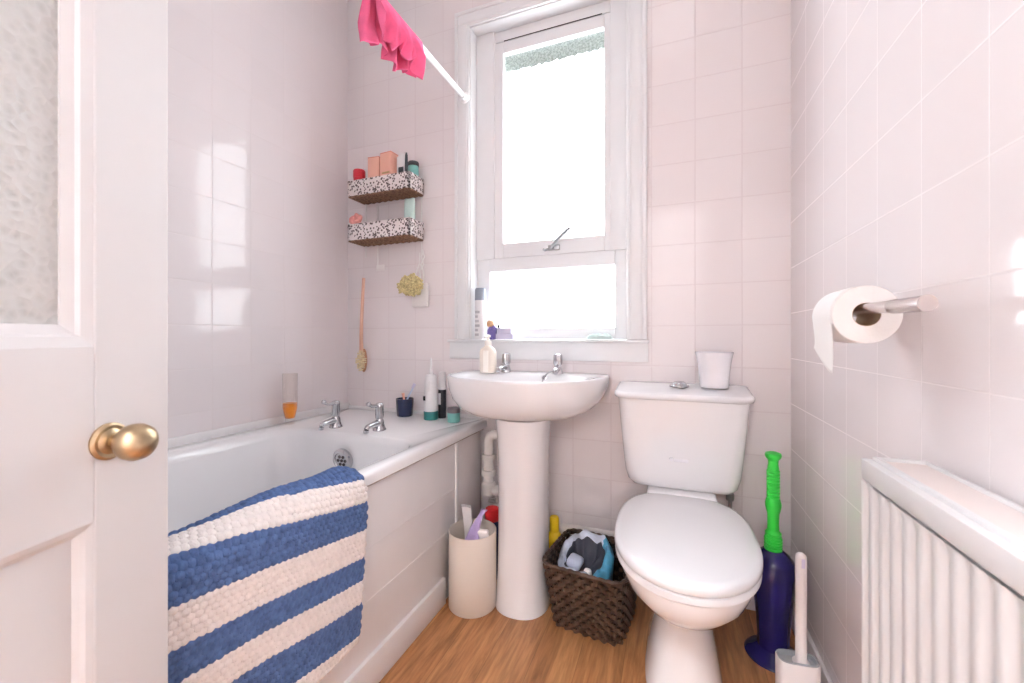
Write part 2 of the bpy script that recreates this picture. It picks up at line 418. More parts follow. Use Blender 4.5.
g = G(); wbox(g, -.772, -.210, YW + .022, YW + .026, 1.003, 1.263, 0); g.build('glass_pane', 'window_glass', win)
g = G()   # dark strip painted as the shade in the gap over the sash
wbox(g, -.700, -.262, YW - .0055, YW - .003, 2.3005, 2.3035, 0); g.build('gap_shade', 'dark_gap', win)
g = G()
wbox(g, -.946, -.074, YB - .024, YW + .05, .942, .954, .004)
g.build('window_sill', 'white_window', win)
g = G(); wbox(g, -.942, -.078, YB - .008, YB, .868, .944, .003); g.build('apron', 'white_window', win)
g = G()
g.box(-.492, -.440, YW - YB - .013, YW - YB - .004, 1.338 - WZ0, 1.362 - WZ0, .003)
g.lathe([(.009, 0), (.009, .014), (.006, .018)], L(-.474, YW - .013, 1.350), 14, Matrix.Rotation(R(90), 4, 'X'))
g.tube([L(-.474, YW - .024, 1.350), L(-.447, YW - .040, 1.371), L(-.412, YW - .062, 1.392), L(-.385, YW - .078, 1.407)], [.0075, .0078, .0078, .007], 10)
g.ball(L(-.383, YW - .079, 1.408), .006)
g.tube([L(-.492, YW - .012, 1.344), L(-.502, YW - .024, 1.338), L(-.508, YW - .03, 1.342)], .005, 8)
g.build('stay_handle', 'steel', win)
# outer stone head over the window, rough edged
g = G()
rows = []
for i in range(161):
    x = -1.05 + 1.25 * i / 160
    zz = 2.208 + .012 * noise.noise(Vector((x * 60, 0, 7))) + .008 * noise.noise(Vector((x * 170, 2, 7)))
    rows.append([(x, 1.79, zz), (x, 1.79, 2.7), (x, 1.84, 2.7), (x, 1.84, zz + .04)])
g.loft(rows); struct(g.build('trim_outer_lintel', 'outer_stone', smooth=False))

# ------------------------------------------------------------------ door
W = .756
hx, hy = -.665 + .257 * W, .372 - .9726 * W
door = thing('door_1', 'white panelled door standing open with obscure glass and brass knob', 'door', (hx, hy, .008), math.atan2(.9726, -.257), kind='structure')
DH = 1.98
g = G()
st = .094
g.box(0, st, 0, .04, 0, DH, .002); g.box(W - st, W, 0, .04, 0, DH, .002)
g.box(st, W - st, 0, .04, 0, .2, .001); g.box(st, W - st, 0, .04, .736, .946, .001); g.box(st, W - st, 0, .04, DH - .112, DH, .001)
def moulding(g, x0, x1, z0, z1, w, d0, d1):
    """sloped bead running round a panel opening"""
    o = [(x0, d0, z0), (x1, d0, z0), (x1, d0, z1), (x0, d0, z1)]
    m = [(x0 + w * .45, d0 + (d1 - d0) * .25, z0 + w * .45), (x1 - w * .45, d0 + (d1 - d0) * .25, z0 + w * .45), (x1 - w * .45, d0 + (d1 - d0) * .25, z1 - w * .45), (x0 + w * .45, d0 + (d1 - d0) * .25, z1 - w * .45)]
    m2 = [(p[0] + math.copysign(.003, (x0 + x1) / 2 - p[0]), p[1] + .004, p[2] + math.copysign(.003, (z0 + z1) / 2 - p[2])) for p in m]
    i = [(x0 + w, d1, z0 + w), (x1 - w, d1, z0 + w), (x1 - w, d1, z1 - w), (x0 + w, d1, z1 - w)]
    b = [(p[0], .03, p[2]) for p in i]; ob = [(p[0], .03, p[2]) for p in o]
    g.loft([o, m, m2, i, b, ob, o], False, False)
moulding(g, st, W - st, .946, DH - .112, .025, .001, .013)
moulding(g, st, W - st, .2, .736, .014, .001, .012)
leaf = g.build('door_leaf', 'door_paint', door, smooth=False)
g = G(); g.box(st + .02, W - st - .02, .015, .023, .966, DH - .132); g.build('glass_pane', 'obscure_glass', door, smooth=False)
g = G(); pz = [(st + .012, .0125), (st + .20, .0123)]
rr = [[(x, y, .2 + x - st), (W - x, y, .2 + x - st), (W - x, y, .736 - x + st), (x, y, .736 - x + st)] for x, y in pz]
g.loft(rr, False, True); g.build('lower_panel', 'door_paint', door, smooth=False)
KZ, KX = .829, W - .078
Rm = Matrix.Rotation(R(90), 4, 'X')     # lathe axis toward -y (the room side)
g = G(); g.lathe([(.009, 0), (.0075, .014), (.0095, .018), (.0165, .023), (.0215, .031), (.0225, .039), (.020, .047), (.0135, .054), (.005, .057), (.001, .0575)], (KX, 0, KZ), 32, Rm)
kn = g.build('door_knob', 'brass', door)
g = G(); g.lathe([(.0225, -.001), (.0225, .0025), (.0195, .005), (.0155, .0042), (.012, .007), (.009, .008)], (KX, 0, KZ), 32, Rm); g.build('rosette', 'brass', kn)

# ------------------------------------------------------------------ bath
bath = thing('bathtub', 'white built-in bathtub along the left wall under the tiles', 'bathtub', (0, 0, 0))
g = G()
bx0, bx1, by0, by1, bz = XL + .002, -.755, YF + .01, YB - .001, .60
def brect(x0, x1, y0, y1, z, r, n=96):
    cx, cy, hx_, hy_ = (x0 + x1) / 2, (y0 + y1) / 2, (x1 - x0) / 2, (y1 - y0) / 2
    out = []
    for k in range(n):     # rounded rectangle walked corner by corner
        q, u = divmod(k, n // 4); a = PI / 2 * (q + u / (n // 4 - 1))
        sx = (1, -1, -1, 1)[q]; sy = (1, 1, -1, -1)[q]
        out.append((cx + sx * (hx_ - r) + r * math.cos(a), cy + sy * (hy_ - r) + r * math.sin(a), z))
    return out
oy0, oy1, ox0, ox1 = .02, 1.225, -1.445, -.815
rings = [brect(bx0, bx1, by0, by1, .567, .003), brect(bx0, bx1, by0, by1, .588, .004), brect(bx0 + .004, bx1 - .004, by0 + .004, by1 - .001, .598, .006), brect(bx0 + .012, bx1 - .012, by0 + .01, by1 - .002, .602, .01),
         brect(ox0 - .012, ox1 + .012, oy0 - .012, oy1 + .012, .600, .11), brect(ox0, ox1, oy0, oy1, .592, .10), brect(ox0 + .008, ox1 - .006, oy0 + .01, oy1 - .004, .57, .10),
         brect(ox0 + .03, ox1 - .03, oy0 + .10, oy1 - .02, .40, .11), brect(ox0 + .06, ox1 - .06, oy0 + .2, oy1 - .045, .25, .12), brect(ox0 + .11, ox1 - .11, oy0 + .28, oy1 - .09, .20, .12), brect(ox0 + .2, ox1 - .2, oy0 + .4, oy1 - .2, .192, .08)]
g.loft(rings, False, True)
g.build('tub_shell', 'acrylic', bath, ang=50)
g = G(); g.box(-.79, -.768, by0, 1.388, .0, .566, .002)
for z in (.245, .388): g.box(-.769, -.7665, by0, 1.388, z - .0012, z + .0012)
g.build('side_panel', 'panel_white', bath)
g = G(); g.box(-.79, -.756, by0, 1.30, .0, .094, .004); g.build('plinth', 'panel_white', bath)
g = G(); g.box(-.79, -.772, 1.406, 1.622, .0, .564, .002); g.lathe([(.0035, 0), (.003, .001)], (-.7715, 1.44, .497), 12, Matrix.Rotation(R(90), 4, 'Y'))
g.build('end_panel', 'board_offwhite', bath, label='off-white painted board beside the end of the white panel')
g = G(); g.box(-.79, -.762, 1.386, 1.407, .0, .566, .004); g.build('panel_trim', 'white_gloss', bath)
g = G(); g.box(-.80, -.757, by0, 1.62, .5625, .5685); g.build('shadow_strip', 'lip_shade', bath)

def bath_tap(x, y):
    p = bpy.data.objects.new('tap', None); COL.objects.link(p); p.parent = bath; p.location = (x, y, .601)
    g = G(); g.lathe([(.026, 0), (.026, .004), (.022, .010), (.018, .022), (.0175, .034), (.013, .044), (.012, .05)], n=24)
    g.tube([(0, .005, .026), (0, -.025, .027), (0, -.050, .026), (0, -.068, .024), (0, -.076, .016)], [.0165, .0135, .011, .0100, .0095], 14)
    g.lathe([(.0100, 0), (.0108, .006), (.0108, .010)], (0, -.0755, .004), 14)
    g.build('spout', 'chrome', p)
    g = G(); g.lathe([(.0155, .046), (.0165, .055), (.0155, .085), (.0165, .092), (.0165, .100), (.012, .106), (.001, .108)], n=20)
    g.tube([(0, 0, .099), (0, -.022, .0975), (0, -.045, .100), (0, -.060, .108)], [.009, .0075, .007, .008], 12); g.ball((0, -.062, .110), .0092)
    g.build('lever', 'chrome', p)
bath_tap(-1.262, 1.292); bath_tap(-1.062, 1.312)
g = G(); M = Matrix.Translation((-1.146, 1.2085, .503)) @ Matrix.Rotation(R(98), 4, 'X') @ Matrix.Scale(1.22, 4)
g.lathe([(.036, -.004), (.036, .004), (.031, .009), (.026, .010), (.024, .006)], (0, 0, 0), 32, M)
ov = g.build('overflow_cover', 'chrome', bath)
g = G()
for k in range(7):
    a = 2 * PI * k / 6; q = (.0135 * math.cos(a), .0135 * math.sin(a)) if k < 6 else (0, 0)
    g.lathe([(.0048, .0066), (.0048, .0074)], (0, 0, 0), 12, M @ Matrix.Translation((q[0], q[1], 0)))
g.build('overflow_hole', 'dark_gap', ov)

# ------------------------------------------------------------------ bath mat over the rim
def bath_mat():
    """chunky woven cotton mat folded over the bath edge; the knobs are real bumps"""
    path = []       # (x, z) from inside the tub, over the rim, down the panel
    prof = [(-.842, .535), (-.838, .570), (-.826, .597), (-.806, .608), (-.782, .610), (-.760, .607), (-.745, .597), (-.738, .578), (-.736, .54), (-.737, .46), (-.739, .38), (-.741, .30), (-.742, .235), (-.743, .203)]
    seg = [0.]
    for a, b in zip(prof, prof[1:]): seg.append(seg[-1] + math.dist(a, b))
    tot = seg[-1]; nu, nv = 300, 330; y0, y1 = .24, .840
    def at(s):
        for i in range(len(seg) - 1):
            if s <= seg[i + 1] + 1e-9:
                k = (s - seg[i]) / (seg[i + 1] - seg[i]); a, b = prof[i], prof[i + 1]
                p = Vector((a[0] + (b[0] - a[0]) * k, a[1] + (b[1] - a[1]) * k)); d = Vector((b[0] - a[0], b[1] - a[1])).normalized()
                return p, d
        return Vector(prof[-1]), Vector((0, -1))
    def sm(s):
        p, d = Vector((0, 0)), Vector((0, 0))
        for q in (-.012, -.006, 0, .006, .012):
            a, b = at(min(max(s + q, 0), tot)); p += a; d += b
        return p / 5, d.normalized()
    vs, fs, mi = [], [], []
    band = [(-1, .182, 0), (.182, .233, 1), (.233, .298, 0), (.298, .357, 1), (.357, .418, 0), (.418, .473, 1), (.473, .551, 0), (.551, 9, 1)]
    bump = .0112
    for iv in range(nv + 1):
        s = tot * iv / nv; p, d = sm(s); nrm = Vector((-d.y, d.x))   # outward
        if nrm.dot(Vector((1, 1))) < 0: nrm = -nrm
        for iu in range(nu + 1):
            y = y0 + (y1 - y0) * iu / nu
            sk = s + .145 * (y1 - y); row = math.floor(sk / bump)
            a = sk / bump * PI; b = y / (bump * 1.15) * PI + (row % 2) * PI / 2
            h = .0080 * (abs(math.sin(a)) ** .7) * (abs(math.sin(b)) ** .7)
            h += .0022 * noise.noise(Vector((s * 90, y * 90, 1)))
            wav = .005 * noise.noise(Vector((s * 4, y * 5, 9))) + .004 * math.sin(y * 9 + s * 3) * min(1, s * 4)
            if s < .13: wav += .010 * max(0, noise.noise(Vector((y * 7, 2.2, .3))))
            e = min(1, (nu - iu) / 6, (nv - iv) / 6, iv / 6, iu / 6); h *= .35 + .65 * e
            off = .006 + h + wav
            yy = y + .003 * noise.noise(Vector((s * 40, 0, iu / nu * 3))) * (1 if iu in (0, nu) else .4) - .028 * (max(0, s - .2) / tot) * (iu / nu)
            dz = .004 * math.sin(y * 14) * (s / tot)
            vs.append((p.x + nrm.x * off, yy, p.y + nrm.y * off + dz))
    W1 = nu + 1
    for iv in range(nv):
        s = tot * (iv + .5) / nv
        for iu in range(nu):
            y = y0 + (y1 - y0) * iu / nu
            sk = s + .145 * (y1 - y); sj = (math.floor(sk / bump) + .5) * bump + .026
            fs.append((iv * W1 + iu, iv * W1 + iu + 1, (iv + 1) * W1 + iu + 1, (iv + 1) * W1 + iu))
            mi.append(next(m for a, b, m in band if a <= sj < b))
    me = bpy.data.meshes.new('bath_mat'); me.from_pydata(vs, [], fs)
    for k in ('mat_blue', 'mat_cream'): me.materials.append(MATS[k])
    me.polygons.foreach_set('material_index', mi); me.polygons.foreach_set('use_smooth', [True] * len(fs))
    o = bpy.data.objects.new('bath_mat', me); COL.objects.link(o)
    sd = o.modifiers.new('thick', 'SOLIDIFY'); sd.thickness = .007; sd.offset = -1
    # fringe of loops along the bottom edge
    tag(o, 'chunky bath mat in blue and cream stripes draped over the bathtub edge', 'bath mat')
bath_mat()

# ------------------------------------------------------------------ washbasin
BX, PX = -.522, -.503
basin = thing('washbasin', 'white ceramic pedestal washbasin under the window', 'sink', (BX, YB, 0))
def bo(sc, z, dy=0., hw=.308):
    """outline of the basin at scale sc about the pedestal"""
    cy = -.235
    pts = oval(0, -.13, hw, .292, .129, z, 2.25, 6.)
    return [(x * sc, min(-.002, cy + (y - cy) * sc + dy), z) for x, y, z in pts]
def inner(hx_, d, z, cy=-.245): return oval(0, cy, hx_, d, d * .92, z, 2.4, 2.6)
g = G()
rings = [bo(.30, .668, -.0), bo(.48, .672), bo(.70, .684), bo(.845, .706), bo(.93, .736), bo(.975, .768), bo(.994, .796), bo(1.0, .809), bo(.998, .816), bo(.988, .820), bo(.972, .821),
         inner(.258, .152, .819), inner(.247, .143, .813), inner(.228, .128, .79), inner(.18, .10, .735), inner(.09, .05, .703), inner(.025, .018, .700)]
g.loft(rings); g.build('bowl', 'ceramic', basin, ang=60)
g = G()
px = PX - BX
def po(w, d, z, y=-.245): return oval(px, y, w, d, .09, z, 2.2, 4., 48)
g.loft([po(.098, .100, .0), po(.098, .100, .012), po(.094, .096, .03), po(.089, .090, .12), po(.087, .086, .25), po(.086, .084, .40), po(.088, .084, .54), po(.092, .088, .62), po(.097, .093, .672)])
g.build('pedestal', 'ceramic', basin, ang=60)
def basin_tap(x, rz):
    p = bpy.data.objects.new('tap', None); COL.objects.link(p); p.parent = basin; p.location = (x - BX, 1.575 - YB, .8205); p.rotation_euler = (0, 0, rz)
    g = G(); g.lathe([(.022, 0), (.022, .004), (.018, .010), (.015, .022), (.013, .03)], n=24)
    g.tube([(0, .004, .018), (0, -.03, .020), (0, -.058, .017), (0, -.068, .006)], [.012, .0105, .009, .008], 12)
    g.build('spout', 'chrome', p)
    g = G()
    prof = [(.012, .028), (.0155, .034), (.0165, .040), (.0165, .070), (.0155, .076), (.010, .079), (.001, .0795)]
    rings = []
    for r, z in prof:
        rings.append([((r + (.0016 * math.cos(8 * t) if .036 < z < .074 else 0)) * math.cos(t), (r + (.0016 * math.cos(8 * t) if .036 < z < .074 else 0)) * math.sin(t), z) for t in [2 * PI * k / 48 for k in range(48)]])
    g.loft(rings); g.build('tap_head', 'chrome', p)
basin_tap(-.632, R(-8)); basin_tap(-.413, R(6))
g = G(); g.lathe([(.010, 0), (.010, .003), (.006, .004), (.005, .0)], (-.456 - BX, -.1235, .806), 18, Matrix.Rotation(R(74), 4, 'X')); g.build('overflow_ring', 'chrome', basin)
g = G()
ch = [(-.425 - BX, -.10, .831), (-.437 - BX, -.115, .829), (-.448 - BX, -.128, .819), (-.455 - BX, -.145, .80), (-.462 - BX, -.165, .76), (-.49 - BX, -.20, .722)]
g.tube(ch, .0028, 8); g.build('plug_chain', 'steel', basin)

# ------------------------------------------------------------------ toilet
TX = .034
wc = thing('toilet', 'white close-coupled toilet with closed lid beside the right wall', 'toilet', (TX, YB, 0))
g = G()
def pan(cy, hw, f, b, z, nf=2.1, nb=2.8): return oval(0, cy, hw, f, b, z, nf, nb, 64)
g.loft([pan(-.32, .103, .205, .22, 0, 3.4), pan(-.32, .103, .205, .22, .012, 3.4), pan(-.32, .098, .198, .22, .028, 3.4), pan(-.32, .086, .185, .21, .11, 3.), pan(-.33, .074, .168, .20, .19, 2.5),
        pan(-.35, .078, .165, .20, .225), pan(-.375, .10, .20, .20, .262), pan(-.405, .132, .245, .22, .305), pan(-.43, .158, .262, .24, .345), pan(-.44, .170, .266, .25, .38), pan(-.445, .172, .264, .25, .395), pan(-.445, .165, .255, .245, .40)])
g.box(-.105, .105, -.30, -.012, .24, .425, .02, 3)
g.box(-.108, .108, -.215, -.012, .40, .452, .012, 3)
g.build('pan', 'ceramic', wc, ang=55)
g = G()
def lid(sc, z, back=.27): return oval(0, -.46, .178 * sc, .262 * sc, back * sc, z, 2.15, 3.0, 80)
g.loft([lid(.97, .400), lid(.99, .403), lid(.99, .416), lid(.97, .420)]); g.build('seat', 'seat_plastic', wc, ang=50)
g = G(); g.loft([lid(.985, .421), lid(1., .424), lid(1.0, .436), lid(.985, .443), lid(.93, .447), lid(.6, .449), lid(.1, .4495)]); g.build('lid', 'seat_plastic', wc, ang=60)
for s in (-1, 1):
    g = G(); g.tube([(s * .075 - .02, -.185, .440), (s * .075 + .02, -.185, .440)], .010, 12); g.build('hinge', 'seat_plastic', wc)
def rr_ring(hw, y0, y1, z, r, n=64):
    out = []
    cx, cy, hy_ = 0, (y0 + y1) / 2, (y1 - y0) / 2
    for k in range(n):
        q, u = divmod(k, n // 4); a = PI / 2 * (q + u / (n // 4 - 1))
        sx = (1, -1, -1, 1)[q]; sy = (1, 1, -1, -1)[q]
        out.append((sx * (hw - r) + r * math.cos(a), cy + sy * (hy_ - r) + r * math.sin(a), z))
    return out
g = G()
g.loft([rr_ring(.138, -.165, -.03, .452, .03), rr_ring(.158, -.178, -.02, .457, .035), rr_ring(.172, -.184, -.016, .470, .04), rr_ring(.181, -.188, -.013, .50, .042), rr_ring(.186, -.190, -.012, .54, .042), rr_ring(.196, -.197, -.012, .65, .042), rr_ring(.205, -.203, -.012, .757, .042)])
g.build('cistern', 'ceramic', wc, ang=50)
g = G()
g.loft([rr_ring(.204, -.202, -.010, .754, .04), rr_ring(.214, -.212, -.006, .757, .045), rr_ring(.217, -.215, -.005, .764, .046), *[[(x, y, z + .021 * min(1, max(0, (y + .214) / .15)) ** 1.2) for x, y, z in rr_ring(*a)] for a in ((.217, -.215, -.005, .768, .046), (.213, -.211, -.007, .7735, .044), (.204, -.200, -.012, .7755, .04), (.18, -.17, -.03, .776, .03), (.14, -.135, -.05, .7765, .02), (.10, -.11, -.07, .777, .01))]])
g.build('cistern_lid', 'ceramic', wc, ang=60)
g = G(); g.lathe([(.033, 0), (.033, .004), (.030, .007), (.026, .007), (.023, .014), (.015, .019), (.001, .0205)], (-.004, -.100, .7905), 32); g.build('flush_button', 'chrome', wc)
g = G(); g.lathe([(.006, 0), (.006, .02)], (-.03, -.2005, .560), 12, Matrix.Rotation(R(90), 4, 'X') @ Matrix.Translation((0, 0, -.018)))
g.box(-.022, .022, -.1935, -.1915, .551, .561, .0008); g.build('badge', 'white_glaze', wc)
g = G(); g.tube([(.160, -.06, .46), (.160, -.06, .40)], .007, 10); g.lathe([(.012, 0), (.013, .005), (.013, .02), (.012, .024)], (.160, -.06, .40), 8); g.tube([(.160, -.06, .40), (.160, -.06, .30), (.160, -.03, .27), (.160, -.005, .27)], .0065, 10)
g.build('water_inlet', 'steel', wc)

# tumbler on the cistern
g = G(); g.lathe([(.040, 0), (.044, .002), (.045, .008), (.047, .04), (.052, .085), (.058, .116), (.0595, .121), (.057, .121), (.050, .085), (.045, .04), (.042, .012), (.001, .010)], n=48, sq=2.7)
tag(g.build('tumbler', 'white_glaze', ang=50), 'plain white flared tumbler on the toilet cistern lid', 'cup', loc=(.140, 1.556, .7925))

# ------------------------------------------------------------------ radiator
rad = thing('radiator', 'white panel radiator on the right wall in the foreground', 'radiator', (.29, 0, .160))
ry0, ry1, rz = -.12, .828, .612
g = G()
g.box(0, .008, ry0, ry1, .575, rz - .004, .003); g.box(0, .008, ry0, ry1, 0, .03, .003)
pitch = .0333
nr = int((ry1 - ry0 - .02) / pitch)
prof = []
y = ry1 - .001
prof = [(ry1, .001)]
for k in range(nr):
    yy = ry1 - .010 - k * pitch
    prof += [(yy, .001), (yy - .004, .0045), (yy - .012, .005), (yy - .0165, .001), ]
prof += [(ry0, .001)]
zs = [(.03, 1.), (.034, 0.), (.5, 0)]
def rib(z, f):
    return [(d * f + .0005 * (1 - f), yv, z) for yv, d in prof]
lay = [rib(.026, 0.), rib(.045, 1.), rib(.555, 1.), rib(.572, .0)]
vs, fs = [], []
m = len(prof)
for l_ in lay: vs += l_
for i in range(len(lay) - 1):
    for j in range(m - 1): fs.append((i * m + j, i * m + j + 1, (i + 1) * m + j + 1, (i + 1) * m + j))
g.add(vs, fs)
g.box(.0085, .014, ry0, ry1, .002, .590)
g.build('front_panel', 'radiator_enamel', rad, ang=35)
g = G()
g.box(.014, .022, ry0, ry1 - .002, .59, rz + .001, .003); g.box(.078, .084, ry0, ry1 - .002, .57, rz + .001, .002); g.box(.014, .084, ry1 - .010, ry1 - .002, .3, rz + .001, .002)
g.box(.0, .014, ry0, ry1, .604, .6085, .002)
g.build('casing', 'radiator_enamel', rad)
g = G(); g.box(.021, .079, ry0, ry1 - .009, .596, .608, .001); g.build('top_grille', 'radiator_top_bounce', rad)
for y in (.1, .6):
    g = G(); g.box(.080, .0965, y, y + .04, .1, .5, .002); g.build('bracket', 'radiator_enamel', rad)
g = G(); g.tube([(.045, .80, .03), (.045, .80, -.149)], .0075, 12); g.build('supply_pipe', 'radiator_enamel', rad)

# ------------------------------------------------------------------ toilet roll and its holder
RX, RZ, RY0, RY1 = .318, 1.014, .884, .984
hold = thing('toilet_roll_holder', 'satin metal bar holding the toilet roll on the right wall', 'toilet roll holder', (XR, .997, RZ))
g = G(); g.tube([(RX - XR, .0, .0), (RX - XR, -.10, .0), (RX - XR, -.292, -.004)], .0095, 16); g.tube([(RX - XR, 0, 0), (-.002, 0, 0)], .0095, 16); g.ball((RX - XR, 0, 0), .0097)
g.tube([(RX - XR, -.20, -.0025), (RX - XR, -.204, -.0026), (RX - XR, -.293, -.0042)], [.0095, .0108, .0112], 20)
g.build('bar', 'satin_nickel', hold)
g = G(); g.lathe([(.026, 0), (.026, .004), (.02, .009), (.01, .010)], (0, 0, 0), 24, Matrix.Rotation(R(-90), 4, 'Y')); g.build('wall_plate', 'satin_nickel', hold)
roll = thing('toilet_roll', 'part-used white toilet roll on the metal bar with a loose sheet hanging', 'toilet roll', (RX, RY0, RZ - .0098))
g = G(); Ry = Matrix.Rotation(R(-90), 4, 'X')
g.lathe([(.0205, .0), (.049, .0), (.0505, .002), (.0505, .098), (.049, .1), (.0205, .1), (.0205, .0)], (0, 0, 0), 48, Ry, False, False)
g.build('paper_roll', 'paper', roll, ang=35)
g = G(); g.lathe([(.0198, .0005), (.0203, .0005), (.0203, .0995), (.0198, .0995), (.0198, .0005)], (0, 0, 0), 40, Ry, False, False); g.build('cardboard_core', 'cardboard', roll)
g = G()
rows = []
for i in range(25):
    u = i / 24
    if u < .4: a = R(100 + 80 * u / .4); x, z = .0515 * math.cos(a), .0515 * math.sin(a)
    else: k = (u - .4) / .6; x, z = -.0515 + .004 * math.sin(k * 2.5) , -.104 * k
    rows.append((x, z))
ring = []
for y_ in range(13):
    v = y_ / 12; yv = .0 + .1 * v
    ring.append([])
    for i, (x, z) in enumerate(rows):
        u = i / 24
        cut = 1. if u < .4 else 1 - .42 * (v) ** 2.0 * ((u - .4) / .6)
        ring[-1].append((x + .006 * math.sin(v * 3) * max(0, u - .4), yv, z if u < .4 else z * cut))
vs = [p for r_ in ring for p in r_]; fs = []
for a in range(12):
    for b in range(24): fs.append((a * 25 + b, a * 25 + b + 1, (a + 1) * 25 + b + 1, (a + 1) * 25 + b))
g.add(vs, fs); sh = g.build('loose_sheet', 'paper', roll); sd = sh.modifiers.new('thick', 'SOLIDIFY'); sd.thickness = .0006

# ------------------------------------------------------------------ plunger and brush
pl = thing('plunger', 'blue plunger with bright green handle in the corner by the toilet', 'plunger', (.292, 1.445, 0))
g = G(); g.lathe([(.076, 0), (.077, .004), (.070, .012), (.055, .020), (.043, .032), (.042, .06), (.046, .12), (.053, .19), (.060, .25), (.0615, .268), (.0575, .276), (.057, .284), (.054, .294), (.044, .306), (.030, .318), (.026, .322), (.001, .323)], n=40)
g.build('bellows_body', 'plunger_blue', pl, ang=35)
g = G()
prof = [(.024, .318), (.025, .322)]
for k in range(6): z = .325 + k * .0085; prof += [(.0245, z), (.0255, z + .002), (.0255, z + .0055), (.0235, z + .007)]
prof += [(.019, .380), (.0175, .400), (.019, .432), (.0215, .438), (.025, .452), (.025, .462), (.0215, .474)]
for k in range(9): z = .478 + k * .0095; prof += [(.0195, z), (.0205, z + .002), (.0205, z + .006), (.0180, z + .0085)]
prof += [(.0175, .570), (.0155, .582), (.0165, .592), (.024, .600), (.026, .607), (.024, .613), (.012, .617), (.001, .618)]
g.lathe([(r * (.86 if z > .36 else .95), z) for r, z in prof], n=32); g.build('handle', 'plunger_green', pl, ang=30)
br = thing('toilet_brush', 'white toilet brush in a flat white holder at the right wall', 'toilet brush', (.302, 1.232, 0), R(8))
g = G()
def bring(hx_, hy_, z): return [(sup(t, hx_, 4.), ups(t, hy_, 3.2), z) for t in [2 * PI * k / 48 for k in range(48)]]
g.loft([bring(.044, .024, 0), bring(.047, .027, .003), bring(.047, .027, .146), bring(.0455, .0255, .149), bring(.041, .021, .149), bring(.041, .021, .138)])
hb = g.build('holder', 'brush_white', br, ang=50)
g = G(); g.loft([bring(.0452, .0252, .1485), bring(.045, .025, .1515), bring(.0405, .0205, .1515), bring(.040, .020, .1400)], False, True); g.build('rim_seal', 'grey_rubber', hb)
g = G(); g.lathe([(.010, .06), (.019, .139), (.019, .143), (.0125, .150), (.0125, .30), (.0128, .40), (.0115, .412), (.006, .417), (.001, .418)], (.008, 0, 0), 20); hd = g.build('handle', 'brush_white', br, ang=50)
g = G(); g.box(.004, .012, -.0132, -.0125, .385, .408, .0005); g.build('hang_slot', 'lilac_pale', hd)

# ------------------------------------------------------------------ cream bin and what is in it
BN = (-.668, 1.336)
g = G(); g.lathe([(.083, 0), (.086, .003), (.086, .268), (.085, .270), (.0835, .270), (.0830, .266), (.082, .006), (.001, .005)], n=48)
tag(g.build('waste_bin', 'bin_cream', ang=50), 'cream cylindrical waste bin between bathtub and washbasin pedestal', 'bin', loc=(BN[0], BN[1], 0))
tb = thing('toothpaste_tube', 'white squeezed tube standing upright in the cream bin', 'tube', (BN[0] - .022, BN[1] + .020, .006))
def tube_rings(w, d, z, tx): return [(sup(t, w, 2.4) + tx, ups(t, d, 2.4), z) for t in [2 * PI * k / 28 for k in range(28)]]
g = G(); g.loft([tube_rings(.015, .015, .24, -.004), tube_rings(.017, .014, .27, -.006), tube_rings(.0195, .006, .318, -.012), tube_rings(.020, .0018, .334, -.014)]); g.loft([tube_rings(.014, .014, .0, .0), tube_rings(.015, .015, .24, -.004)], True, False)
bd = g.build('tube_body', 'can_white', tb)
g = G(); g.box(-.034, .006, -.0026, .0026, .328, .338, .0008); g.build('crimp', 'can_print', bd)
g = G(); g.m = 0
pts = [(.0, .0, .006), (.006, -.004, .12), (.012, -.012, .2), (.014, -.014, .245), (.022, .0, .285), (.036, .014, .325), (.048, .02, .345)]
rings = []
for i, (x, y_, z) in enumerate(pts):
    w = [.020, .026, .027, .026, .017, .008, .012][i]; d = [.012, .012, .010, .009, .008, .006, .004][i]
    rings.append([(x + sup(t, w, 2.2) * (1 + .22 * noise.noise(Vector((t * 2, i * 1.7, 0)))), y_ + ups(t, d, 2.2) * (1 + .5 * noise.noise(Vector((t * 3, i, 4)))), z) for t in [2 * PI * k / 32 for k in range(32)]])
g.loft(rings); tag(g.build('plastic_wrapper', 'lilac', ang=60), 'crumpled lilac plastic wrapper poking out of the cream bin', 'wrapper', loc=(BN[0] + .004, BN[1] - .030, .006))
g = G(); g.box(-.022, .022, -.010, .010, .007, .282, .008, 3, Matrix.Rotation(R(4), 4, 'X'))
tag(g.build('soap_carton', 'pouch_white', ang=60), 'rounded white pack standing in the bin beside the lilac wrapper', 'pack', loc=(BN[0] + .048, BN[1] - .008, .006), rz=R(14))
# cleaning bottles standing behind
cb = thing('cleaning_bottle', 'dark blue bottle with red cap behind the cream bin', 'bottle', (-.672, 1.522, 0))
g = G(); g.lathe([(.036, 0), (.038, .004), (.038, .17), (.034, .20), (.022, .222), (.018, .23)], n=28); g.build('bottle_body', 'navy_plastic', cb)
g = G(); g.lathe([(.027, .224), (.030, .23), (.030, .262), (.027, .272), (.016, .277), (.001, .278)], n=28); g.build('cap', 'red_plastic', cb)
yb = thing('detergent_bottle', 'yellow bottle behind the washbasin pedestal near the wicker basket', 'bottle', (-.432, 1.592, 0))
g = G(); g.lathe([(.028, 0), (.030, .004), (.030, .15), (.026, .175), (.017, .19)], n=24, sq=2.6); g.build('bottle_body', 'yellow_plastic', yb)
g = G(); g.lathe([(.018, .188), (.019, .191), (.019, .240), (.016, .247), (.001, .248)], n=24); g.build('cap', 'yellow_plastic', yb)

